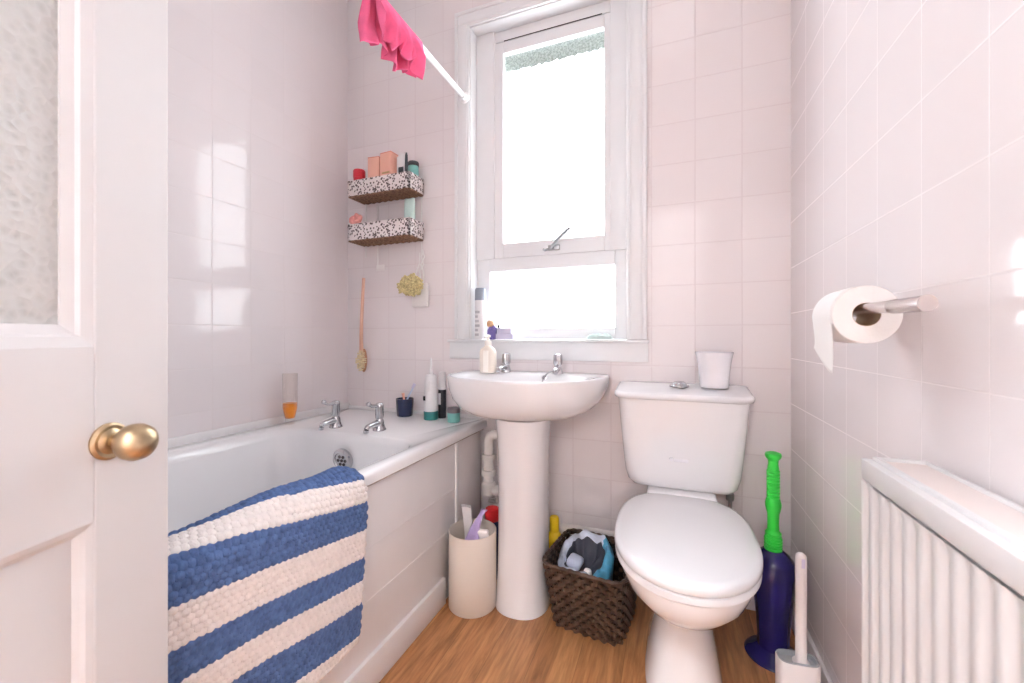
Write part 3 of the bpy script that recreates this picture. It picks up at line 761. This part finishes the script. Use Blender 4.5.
# ------------------------------------------------------------------ wicker basket
bk = thing('wicker_basket', 'dark brown woven wicker basket between washbasin and toilet', 'basket', (-.243, 1.436, 0), R(-7))
def basket():
    n_st, rows_ = 56, 14
    g = G()
    tab, acc = [], 0.      # rounded square walked by arc length
    M_ = 1440
    def raw(a):
        c, s_ = math.cos(a), math.sin(a); k = (abs(c) ** 7 + abs(s_) ** 7) ** (-1 / 7); return c * k, s_ * k
    P_ = [raw(2 * PI * q / M_) for q in range(M_ + 1)]
    L_ = [0.]
    for q in range(M_): L_.append(L_[-1] + math.dist(P_[q], P_[q + 1]))
    def outline(t, half):
        s = (t / (2 * PI) % 1.) * L_[-1]; lo, hi = 0, M_
        while hi - lo > 1:
            m_ = (lo + hi) // 2
            if L_[m_] <= s: lo = m_
            else: hi = m_
        k = (s - L_[lo]) / (L_[hi] - L_[lo])
        return (P_[lo][0] + (P_[hi][0] - P_[lo][0]) * k) * half, (P_[lo][1] + (P_[hi][1] - P_[lo][1]) * k) * half
    H_ = .222
    def half(z): return .116 + .021 * (z / H_) ** 1.1
    cy = lambda z: -.028 * z / H_
    for r_ in range(rows_):                       # weavers: wavy bands passing in and out of the uprights
        z = .006 + (H_ - .012) * r_ / (rows_ - 1)
        rings = []
        m = n_st * 4
        for k in range(m):
            t = 2 * PI * k / m
            o = .0052 * math.cos(t * n_st / 2 + (r_ % 2) * PI)
            x, y = outline(t, half(z) + o)
            x2, y2 = outline(t, half(z) + o - .005)
            y += cy(z); y2 += cy(z); h = .0068
            rings.append([(x, y, z - h), (x + (x - x2) * .35, y + (y - y2) * .35, z), (x, y, z + h), (x2, y2, z + h), (x2, y2, z - h)])
        rings.append(rings[0]); g.loft(rings, False, False)
    g.build('woven_side', 'wicker_dark', bk, ang=50)
    g = G()
    for k in range(n_st // 2):
        t = 2 * PI * (k * 2 + .5) / n_st
        a = [outline(t, half(z) - .002) for z in (0, H_ / 2, H_)]
        g.tube([(a[0][0], a[0][1], 0.004), (a[1][0], a[1][1] + cy(H_ / 2), H_ / 2), (a[2][0], a[2][1] + cy(H_), H_)], .0028, 6)
    g.build('upright_stakes', 'wicker_dark', bk, kind='stuff')
    g = G()
    rim = []
    for k in range(240):
        t = 2 * PI * k / 240; x, y = outline(t, half(H_) + .001); rim.append((x, y + cy(H_), H_ + .003 + .0012 * math.sin(k * 1.1)))
    g.tube(rim, .0055, 8, closed=True); g.build('rim', 'wicker_dark', bk)
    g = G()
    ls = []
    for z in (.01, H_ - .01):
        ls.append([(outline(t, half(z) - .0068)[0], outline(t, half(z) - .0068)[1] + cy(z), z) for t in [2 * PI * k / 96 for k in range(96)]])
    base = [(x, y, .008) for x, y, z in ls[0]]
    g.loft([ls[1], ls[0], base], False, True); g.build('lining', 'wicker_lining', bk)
basket()
# torn-open plastic pack in the basket
pk = thing('plastic_pack', 'torn blue and clear plastic pack inside the dark wicker basket', 'plastic bag', (-.270, 1.406, 0.012), R(-7))
def pk_ring(sx, sy, z, seed, amp=.12, tilt=0.):
    out = []
    for k in range(64):
        t = 2 * PI * k / 64; q = 1 + amp * noise.noise(Vector((math.cos(t) * 2.2, math.sin(t) * 2.2, seed)))
        x, y = sup(t, sx, 2.5) * q, ups(t, sy, 2.5) * q
        out.append((x, y, z + tilt * y + .018 * noise.noise(Vector((math.cos(t) * 3, math.sin(t) * 3, seed + 9)))))
    return out
g = G()
g.loft([pk_ring(.06, .06, .0, 1, .03), pk_ring(.080, .080, .06, 2, .06), pk_ring(.084, .080, .12, 3, .08), pk_ring(.090, .086, .160, 4, .10, .25), pk_ring(.092, .090, .192, 4, .10, .36), pk_ring(.080, .082, .209, 4.2, .14, .42)], True, False)
g.mi = [1 if (sum(g.v[q][0] for q in f) / len(f) < .0 and sum(g.v[q][1] for q in f) / len(f) > -.075) else 0 for f in g.f]
g.build('blue_film', ['bag_blue', 'bag_film'], pk, ang=70)
g = G(); g.loft([pk_ring(.080, .082, .209, 4.2, .14, .42), pk_ring(.074, .077, .213, 4.4, .18, .42), pk_ring(.068, .071, .207, 4.8, .18, .42), pk_ring(.065, .068, .198, 4.9, .18, .40)], False, False)
g.mi = [1 if (sum(g.v[q][0] for q in f) / len(f) > .045) else 0 for f in g.f]
g.build('clear_rim', ['bag_film', 'bag_blue'], pk, ang=70)
g = G(); g.loft([pk_ring(.066, .069, .200, 4.9, .18, .40), pk_ring(.058, .062, .165, 5, .1, .2), pk_ring(.02, .02, .150, 5, .1)], False, True); g.build('inside', 'bag_dark', pk, ang=70)
g = G(); g.box(-.058, -.008, -.050, .006, .160, .192, .012, 3, rotm('Y', 14, (0, 0, .17))); g.build('wipes', 'brush_handle_blue', pk)
g = G(); g.box(.008, .034, -.056, -.032, .160, .196, .010, 3, rotm('X', 14, (0, 0, .17))); g.build('white_tissue', 'paper', pk)

# ------------------------------------------------------------------ waste pipe
wp = thing('waste_pipe', 'white waste pipe with screw collars beside the washbasin pedestal', 'pipe', (-.712, 1.575, 0))
g = G(); g.tube([(0, 0, .30), (0, 0, .50), (0, 0, .525), (.006, 0, .545), (.022, 0, .556), (.05, 0, .557), (.12, 0, .557)], .0200, 18); g.build('pipe', 'pipe_white', wp)
for z, h in ((.462, .024), (.395, .026)):
    g = G(); n_ = 12
    rings = [[((r * (1 + .04 * (k % 2))) * math.cos(2 * PI * k / 24), (r * (1 + .04 * (k % 2))) * math.sin(2 * PI * k / 24), zz) for k in range(24)] for r, zz in ((.023, z - h / 2), (.0285, z - h / 2 + .002), (.0285, z + h / 2 - .002), (.023, z + h / 2))]
    g.loft(rings); g.build('collar', 'pipe_white', wp)
g = G(); g.lathe([(.024, .30), (.030, .306), (.031, .345), (.026, .355), (.019, .36)], n=24); g.tube([(0, 0, .325), (.05, 0, .325), (.11, 0, .325)], .0215, 16)
g.build('tee_joint', 'pipe_white', wp)
sp_ = thing('supply_pipes', 'old grey copper supply pipes with valves below the waste pipe', 'pipe', (-.706, 1.61, 0))
g = G()
for z in (.285, .262): g.tube([(-.02, .0, z), (.13, .0, z)], .0085, 12)
g.tube([(.02, -.01, .30), (.02, -.01, .02)], .0085, 12); g.tube([(.055, -.01, .30), (.055, -.01, .02)], .0085, 12); g.build('copper_pipe', 'pipe_old', sp_)
for x in (.02, .055):
    g = G(); g.lathe([(.011, .20), (.015, .204), (.015, .222), (.011, .226), (.011, .238), (.015, .242), (.015, .256), (.010, .26)], (x, -.012, 0), 8); g.build('valve', 'pipe_white', sp_)

# ------------------------------------------------------------------ curtain rail and pink cloth
rl = thing('shower_rail', 'white round shower curtain rail above the bathtub fixed by the window', 'rail', (-.853, YB, 2.03))
g = G(); g.tube([(0, -.024, 0), (0, YF - YB + .001, .0)], .0115, 16); g.build('rail_tube', 'rail_white', rl)
g = G(); g.lathe([(.024, .0), (.024, .006), (.017, .012), (.0155, .026), (.0125, .028)], (0, -.026, 0), 24, Matrix.Rotation(R(90), 4, 'X')); g.build('end_socket', 'rail_white', rl)
g = G(); g.lathe([(.024, .0), (.024, .006), (.017, .012), (.0155, .026), (.0125, .028)], (0, YF - YB, 0), 24, Matrix.Rotation(R(-90), 4, 'X')); g.build('end_socket', 'rail_white', rl)
def cloth():
    nu, nv = 70, 56; vs = []; fs = []
    for i in range(nu + 1):
        u = i / nu; y = 1.005 + .268 * u
        lf = .150 + .018 * math.sin(u * 9) - .03 * max(0, (u - .80)) / .2 * 0 + .016 * math.sin(u * 23 + 1)
        lb = .15 + .016 * math.sin(u * 11 + 1)
        for j in range(nv + 1):
            v = j / nv; s = -lb + v * (lb + lf)
            arc = .0135 * PI
            if abs(s) < arc / 2: a = s / .0135; x, z = .0145 * math.sin(a), .0145 * math.cos(a)
            else: q = abs(s) - arc / 2; x, z = math.copysign(.0145, s), -q
            dp = max(0, abs(s) - arc / 2)
            amp = min(1, dp * 12) * .016
            fold = amp * (math.sin(u * 30 + 2.0 * math.sin(v * 3)) + .5 * math.sin(u * 53 + 1 + v))
            x += math.copysign(1, s) * (fold + amp * 1.1)
            yy = y + amp * .55 * math.cos(u * 30 + .5) - .12 * dp * (u - .5)
            vs.append((x, yy - 1.13, z))
    W1 = nv + 1
    for i in range(nu):
        for j in range(nv): fs.append((i * W1 + j, i * W1 + j + 1, (i + 1) * W1 + j + 1, (i + 1) * W1 + j))
    g = G(); g.add(vs, fs); o = g.build('cloth', 'pink_cloth', ang=180)
    sd = o.modifiers.new('thick', 'SOLIDIFY'); sd.thickness = .0022
    tag(o, 'bright pink cloth hung to dry over the white shower rail', 'cloth', loc=(-.853, 1.13, 2.03))
cloth()

# ------------------------------------------------------------------ hanging shelf rack
SX0, SX1, SY0, SY1 = -1.430, -1.080, 1.537, YB - .004
rack = thing('hanging_shelf', 'two-tier hanging rack with speckled fabric baskets in the bath corner', 'shelf rack', ((SX0 + SX1) / 2, SY1, 1.39))
cx_, cyy = (SX0 + SX1) / 2, SY1
def tier(z0, z1):
    w, d = (SX1 - SX0) / 2, SY1 - SY0; za, zb = z0 - 1.39, z1 - 1.39
    p = bpy.data.objects.new('basket_tier', None); COL.objects.link(p); p.parent = rack; p.location = (0, 0, za)
    h = zb - za
    g = G()
    def skin(x0, x1, y0, y1, off): 
        g.box(x0, x1, y0, y1, .006, h, .003)
    skin(-w, w, -d, -d + .010, 0); skin(-w, w, -.010, 0, 0); skin(-w, -w + .010, -d, 0, 0); skin(w - .010, w, -d, 0, 0)
    g.build('liner_side', 'speckled_liner', p)
    g = G()
    n_ = 15
    for k in range(n_):
        y = -d + .006 + (d - .012) * k / (n_ - 1); m = 40
        g.tube([(-w + .003 + (2 * w - .006) * q / m, y, .003 + .0022 * math.sin(q * PI / 2 + (k % 2) * PI)) for q in range(m + 1)], .0042, 6)
    for k in range(11): x = -w + .006 + (2 * w - .012) * k / 10; g.tube([(x, -d + .004, .0025), (x, -.004, .0025)], .003, 6)
    g.build('wicker_base', 'wicker_shelf', p)
tier(1.627, 1.706); tier(1.417, 1.500)
for x in (SX0 + .012, SX1 - .012):
    X_ = x - cx_
    g = G(); g.tube([(X_, -.003, .33), (X_, -.003, .0), (X_, -.003, -.03)], .0028, 8); g.build('cord', 'string_white', rack)
g = G(); g.tube([(SX0 + .085 - cx_, -.003, .22), (SX0 + .085 - cx_, -.003, .0), (SX0 + .085 - cx_, -.003, -.09)], .0024, 8); g.build('cord', 'string_white', rack)
g = G(); g.box(-.10, -.052, -.004, .001, -.10, -.07, .003); g.build('hanger_tab', 'pouch_white', rack)

zu, zl = 1.636, 1.426
rj = thing('red_pot', 'small red pot at the left end of the upper rack shelf', 'pot', (-1.398, 1.580, zu))
g = G(); g.lathe([(.022, 0), (.026, .004), (.027, .08), (.026, .092)], n=28); g.build('pot_body', 'red_jar', rj)
g = G(); g.lathe([(.028, .092), (.0285, .096), (.0285, .126), (.026, .131), (.001, .132)], n=28); g.build('lid', 'red_jar', rj)
def carton(x, y, w, d, h, rz, label):
    p = thing('carton', label, 'box', (x, y, zu), rz, 'peach cartons on the upper rack shelf')
    g = G(); g.box(-w, w, -d, d, 0, h, .0015); g.build('box_body', 'peach', p)
    g = G(); g.box(-w, w, -d, d, h, h + .004, .001); g.build('top_flap', 'peach_dark', p)
    return p
carton(-1.303, 1.588, .030, .026, .172, R(6), 'peach carton beside the red pot on the upper rack shelf')
c2 = carton(-1.228, 1.586, .032, .026, .182, R(-5), 'taller peach carton with a gold band on the upper rack shelf')
g = G(); g.box(-.018, .026, -.0275, -.0255, .086, .094, .0006); g.build('gold_band', 'gold_trim', c2)
wb = thing('lotion_bottle', 'white flat bottle with dark square label on the upper rack shelf', 'bottle', (-1.160, 1.592, zu))
g = G(); g.box(-.022, .022, -.014, .014, 0, .165, .006); g.lathe([(.010, .163), (.010, .18), (.001, .181)], n=16); g.build('bottle_body', 'can_white', wb)
g = G(); g.box(-.010, .018, -.0152, -.0142, .085, .112, .0006); g.build('label_patch', 'charcoal', wb)
ml = thing('brow_pencil', 'dark slim pencil standing in front of the teal tin', 'pencil', (-1.112, 1.558, zu))
g = G(); g.lathe([(.006, 0), (.0065, .002), (.0065, .125)], n=12); g.build('pencil_body', 'charcoal', ml)
g = G(); g.lathe([(.0065, .125), (.006, .150), (.003, .163), (.001, .164)], n=12); g.build('tip', 'charcoal', ml)
tt = thing('teal_tin', 'pale teal tin with dark lid at the right end of the upper rack', 'tin', (-1.108, 1.606, zu))
g = G(); g.lathe([(.022, 0), (.024, .003), (.024, .118)], n=28); g.build('tin_body', 'teal_light', tt)
g = G(); g.lathe([(.025, .116), (.0255, .119), (.0255, .133), (.023, .137), (.001, .138)], n=28); g.build('lid', 'charcoal', tt)
# lower tier
g = G(); ring = []
for k in range(80):
    t = 2 * PI * k / 80; q = 1 + .16 * math.sin(9 * t); ring.append((.021 * math.cos(t) * q, .018 * math.sin(t) * q, .016 + .004 * math.sin(5 * t)))
g.tube(ring, [.011 + .002 * math.sin(17 * 2 * PI * k / 80) for k in range(80)], 10, closed=True)
M = rotm('X', 62)
g.v = [tuple(M @ Vector(p) + Vector((0, 0, .092))) for p in g.v]
g.box(-.016, .016, -.012, .012, 0, .075, .004)
tag(g.build('scrunchie', 'coral', ang=60), 'coral scrunchie at the left end of the lower rack shelf', 'hair tie', loc=(-1.400, 1.572, zl))
mt = thing('cream_tube', 'mint tube with pink side on the lower rack shelf', 'tube', (-1.118, 1.592, zl))
g = G(); g.loft([tube_rings(.024, .020, .03, 0), tube_rings(.026, .020, .10, 0), tube_rings(.027, .013, .155, 0), tube_rings(.027, .003, .176, 0)]); g.build('tube_body', 'mint', mt)
g = G(); g.lathe([(.018, 0), (.019, .002), (.019, .030), (.017, .032)], n=24); g.build('cap', 'coral', mt)
g = G(); g.lathe([(.018, 0), (.019, .003), (.019, .084), (.014, .090), (.001, .091)], n=20); g.m = 0
tag(g.build('pot', 'black_plastic'), 'small black pot in the middle of the lower rack shelf', 'pot', loc=(-1.27, 1.600, zl))

# sponge, pouch, back brush
spg = thing('sponge', 'yellow-brown natural sponge hanging below the rack', 'sponge', (-1.104, 1.578, 1.201))
g = G(); g.ball((0, 0, 0), .056, .038, .046, 5, .42, 4.5); 
o = g.build('sponge_body', 'sponge', spg, ang=180)
g = G(); g.tube([(.02, .0, .03), (.026, .03, .10), (.020, .045, .155)], .0022, 8); g.build('loop', 'string_white', spg)
pou = thing('hanging_pouch', 'white flat pouch on a cord behind the sponge', 'pouch', (-1.083, 1.632, 1.104))
g = G(); g.box(-.048, .040, -.010, .008, .0, .112, .007, 3); g.build('pouch_body', 'pouch_white', pou)
g = G(); g.tube([(.0, .0, .095), (-.012, .004, .17), (.008, .008, .20), (-.006, .01, .235), (.0, .012, .272)], .0035, 8); g.tube([(.010, .0, .095), (.012, .004, .16), (-.008, .008, .20), (.010, .01, .235), (.0, .012, .270)], .0035, 8); g.build('twisted_cord', 'string_white', pou)
bb = thing('back_brush', 'long wooden bath brush hung on the tiles in the bath corner', 'brush', (-1.412, 1.622, .80))
g = G(); g.tube([(.004, 0, .455), (.001, -.004, .36), (-.004, -.006, .25), (-.008, -.004, .15), (-.010, 0, .09)], [.0075, .0075, .008, .009, .010], 12); g.build('handle', 'wood_brush', bb)
g = G(); g.ball((0, .006, .05), .019, .010, .058, 4); hd = g.build('brush_head', 'wood_brush_dark', bb)
g = G()
for i in range(-2, 3):
    for j in range(-5, 6):
        if (i / 2.1) ** 2 + (j / 5.6) ** 2 < 1:
            x, z = i * .009, .05 + j * .009; g.tube([(x, .0, z), (x * 1.15 + random.uniform(-.002, .002), -.026, z + random.uniform(-.003, .003))], [.0032, .0045], 6)
g.build('bristles', 'bristle', hd, kind='stuff')
g = G(); g.ball((-.014, -.012, .072), .012, .012, .010, 3, .2, 3); g.build('ferrule', 'can_white', bb)

# ------------------------------------------------------------------ things on the bath rim
z_ = .602
bt = thing('shampoo_bottle', 'clear upturned bottle with orange liquid left, on the bath rim', 'bottle', (-1.478, 1.262, z_))
g = G(); g.lathe([(.019, .024), (.0285, .075), (.029, .205), (.0285, .212), (.0278, .212), (.028, .205), (.0275, .076), (.018, .026)], n=32, cap0=False, cap1=False); g.build('clear_body', 'clear_plastic', bt)
g = G(); g.lathe([(.0178, .026), (.0265, .066), (.0272, .076), (.0272, .088), (.001, .088)], n=32); g.build('orange_liquid', 'orange_liquid', bt)
g = G(); g.lathe([(.017, 0), (.018, .002), (.018, .022), (.016, .025), (.001, .025)], n=28); g.build('cap', 'clear_plastic', bt)
tc_ = thing('beaker', 'dark navy beaker standing on the bath rim near the washbasin', 'cup', (-1.142, 1.588, z_))
g = G(); g.lathe([(.034, 0), (.036, .003), (.0405, .078), (.0405, .080), (.038, .080), (.034, .01), (.001, .008)], n=36); g.build('beaker_body', 'cup_navy', tc_)
tbq = thing('toothbrush', 'pale blue toothbrush leaning in the navy beaker', 'toothbrush', (-1.142, 1.588, z_))
g = G(); g.tube([(-.018, 0, .012), (.012, .004, .08), (.034, .008, .120), (.042, .01, .138)], [.004, .004, .0035, .005], 8); g.build('brush_handle', 'brush_handle_blue', tbq)
g = G(); g.tube([(.036, .006, .128), (.046, .012, .148)], [.006, .0065], 8); g.build('brush_head', 'lilac_pale', tbq)
rz_ = thing('toothbrush', 'short peach handle sticking up from the navy beaker', 'toothbrush', (-1.147, 1.588, z_))
g = G(); g.tube([(.016, .006, .012), (.002, .0, .07), (-.004, -.002, .104)], [.0035, .004, .007], 8); g.build('brush_handle', 'peach', rz_)
wf = thing('nozzle_bottle', 'white slim bottle with pointed nozzle and dark teal base on the bath rim', 'bottle', (-.986, 1.562, z_))
g = G(); g.lathe([(.030, .036), (.0300, .10), (.0285, .15), (.026, .188), (.022, .196), (.008, .198), (.0075, .215), (.0055, .222), (.0048, .262), (.004, .27), (.001, .271)], n=32); g.box(-.008, .012, -.031, -.026, .13, .17, .002); bdy = g.build('bottle_body', 'can_white', wf)
g = G(); g.lathe([(.030, 0), (.0315, .003), (.0315, .034), (.0302, .037)], n=32); g.build('bottle_base', 'teal_dark', wf)
g = G(); g.box(-.022, -.010, -.0305, -.0255, .085, .105, .002); g.build('side_button', 'black_plastic', bdy)
bk_ = thing('slim_tube', 'black slim tube with pale top behind the white nozzle bottle', 'tube', (-.955, 1.606, z_))
g = G(); g.lathe([(.017, 0), (.018, .003), (.018, .125), (.0165, .128)], n=24); g.build('tube_body', 'black_plastic', bk_)
g = G(); g.lathe([(.0165, .126), (.0168, .13), (.0155, .20), (.013, .206), (.001, .207)], n=24); g.build('pale_top', 'can_white', bk_)
g = G(); g.box(-.010, .003, -.0192, -.016, .062, .112, .001); g.build('label_patch', 'can_white', bk_)
tj = thing('cosmetic_jar', 'small teal jar with dark lid on the corner of the bath rim', 'jar', (-.862, 1.545, z_))
g = G(); g.lathe([(.024, 0), (.027, .003), (.027, .038), (.026, .041)], n=32); g.build('jar_body', 'teal_light', tj)
g = G(); g.lathe([(.0272, .041), (.0276, .043), (.0276, .060), (.026, .062), (.001, .0622)], n=32); g.build('lid', 'jar_lid', tj)

# soap pump on the basin
sb = thing('soap_dispenser', 'cream hand soap bottle with pump at the left of the washbasin', 'soap dispenser', (-.690, 1.520, .8205))
def sring(w, d, z): return [(sup(t, w, 3.), ups(t, d, 3.), z) for t in [2 * PI * k / 40 for k in range(40)]]
g = G(); g.loft([sring(.030, .020, 0), sring(.034, .023, .004), sring(.034, .023, .082), sring(.031, .021, .094), sring(.016, .014, .106), sring(.013, .012, .110)]); sbb = g.build('bottle_body', 'soap_bottle', sb, ang=60)
g = G(); g.box(-.011, .011, -.0245, -.021, .004, .09, .001); g.build('front_label', 'soap_stripe', sbb)
g = G(); g.lathe([(.0135, .110), (.014, .113), (.014, .128), (.006, .130), (.0055, .142), (.011, .144), (.011, .152), (.006, .154)], n=20); g.tube([(0, 0, .149), (0, -.018, .149), (0, -.03, .143)], [.006, .0055, .004], 10); g.build('pump', 'soap_stripe', sb)

# sill things
zs_ = .955
sc_ = thing('spray_can', 'tall white spray can with blue-grey cap on the window sill', 'spray can', (-.795, 1.668, zs_))
g = G(); g.lathe([(.024, 0), (.026, .003), (.026, .165), (.0235, .175)], n=28); cbd = g.build('can_body', 'can_white', sc_)
g = G(); g.lathe([(.0248, .174), (.0252, .178), (.024, .222), (.020, .229), (.001, .23)], n=28); g.build('cap', 'blue_grey_cap', sc_)
g = G()
for z in (.015, .035, .055, .075, .095, .115): g.box(-.014, -.002 + .004 * ((z * 100) % 3), -.0267, -.0235, z, z + .011, .0004)
g.build('printed_text', 'can_print', cbd)
pp = thing('gift_soap', 'rounded purple and orange soap beside the spray can on the sill', 'soap', (-.726, 1.648, zs_))
g = G(); g.ball((0, 0, .030), .023, .020, .032, 4, .25, 4); g.build('soap_body', 'purple', pp)
g = G(); g.ball((-.008, -.004, .068), .017, .016, .016, 3, .3, 4); g.build('orange_top', 'orange_plastic', pp)
lb = thing('soap_box', 'lilac box with dark blue end lying on the window sill', 'box', (-.664, 1.650, zs_))
g = G(); g.box(-.040, .040, -.022, .022, 0, .024, .002); g.build('lower_box', 'lilac_pale', lb)
g = G(); g.box(-.036, .030, -.019, .019, .024, .050, .002); g.build('upper_box', 'lilac_pale', lb)
g = G(); g.box(-.052, -.038, -.022, .022, 0, .042, .002); g.build('box_end', 'purple', lb)
g = G(); g.lathe([(.006, .050), (.006, .064), (.001, .065)], (-.030, -.01, 0), 12); g.build('dark_cap', 'black_plastic', lb)
g = G()
vs, fs = [], []
nx, ny = 30, 12
for j in range(ny + 1):
    for i in range(nx + 1):
        u, v = i / nx * 2 - 1, j / ny * 2 - 1
        e = max(0, 1 - abs(u) ** 4) * max(0, 1 - abs(v) ** 4)
        vs.append((u * .056, v * .026, .001 + e * (.018 + .012 * noise.noise(Vector((u * 3, v * 3, 2))))))
for j in range(ny):
    for i in range(nx): fs.append((j * (nx + 1) + i, j * (nx + 1) + i + 1, (j + 1) * (nx + 1) + i + 1, (j + 1) * (nx + 1) + i))
vs2 = [(x, y, 0.0) for x, y, z in vs]; o_ = len(vs)
fs += [tuple(reversed([q + o_ for q in f])) for f in list(fs)]
g.add(vs + vs2, fs)
tag(g.build('soap_sachet', 'sachet_pale', ang=180), 'crumpled pale mint sachet at the right end of the window sill', 'sachet', loc=(-.262, 1.655, zs_))

# ------------------------------------------------------------------ ceiling lamp and added hall fill
pn = thing('ceiling_lamp', 'square flush ceiling lamp in the middle of the bathroom', 'lamp', (-.065, .80, ZC))
g = G(); g.box(-.22, .22, -.24, .24, -.03, 0, .006); g.build('lamp_frame', 'white_gloss', pn)
g = G(); g.box(-.195, .195, -.215, .215, -.034, -.028, .002); g.build('lamp_diffuser', 'panel_glow', pn)
hl = thing('hall_fill_light', 'added unseen fill light on the hallway ceiling', 'lamp', (-.42, YF - .70, ZC))  # added out of view behind the camera to brighten the room
g = G(); g.lathe([(.16, 0), (.16, -.02), (.15, -.024)], n=40); g.build('fill_base', 'white_gloss', hl)
g = G(); g.lathe([(.15, -.02), (.155, -.05), (.13, -.09), (.08, -.11), (.001, -.115)], n=40); g.build('fill_glass', 'hall_fill_glow', hl)

# ------------------------------------------------------------------ sky, camera, view
w = bpy.data.worlds.new('overcast_sky'); S.world = w; w.use_nodes = True
bg = w.node_tree.nodes['Background']; bg.inputs[0].default_value = (.92, .965, 1., 1); bg.inputs[1].default_value = SKY_E
pa = bpy.data.lights.new('window_portal', 'AREA'); pa.shape = 'RECTANGLE'; pa.size = .69; pa.size_y = 1.4; pa.cycles.is_portal = True
po_ = bpy.data.objects.new('window_portal', pa); COL.objects.link(po_); po_.location = (-.497, 1.778, 1.64); po_.rotation_euler = (R(-90), 0, 0)

cam = bpy.data.cameras.new('camera'); co = bpy.data.objects.new('camera', cam); COL.objects.link(co)
F = 410.; th = math.atan(158 / F)
co.location = (0, 0, .965); co.rotation_euler = (R(90), 0, th)
cam.sensor_width = 36; cam.lens = F / 1024 * 36; cam.shift_y = -4.5 / 1024; cam.clip_start = .02
cam.dof.use_dof = True; cam.dof.focus_distance = 1.5; cam.dof.aperture_fstop = 5.6
S.camera = co
S.view_settings.view_transform = 'Standard'; S.view_settings.look = 'None'; S.view_settings.gamma = 1.; S.view_settings.use_curve_mapping = False
S.view_settings.exposure = 1.1
S.cycles.max_bounces = 10; S.cycles.diffuse_bounces = 6; S.cycles.glossy_bounces = 5; S.cycles.transparent_max_bounces = 12
S.cycles.use_denoising = True; S.cycles.sample_clamp_indirect = 8.
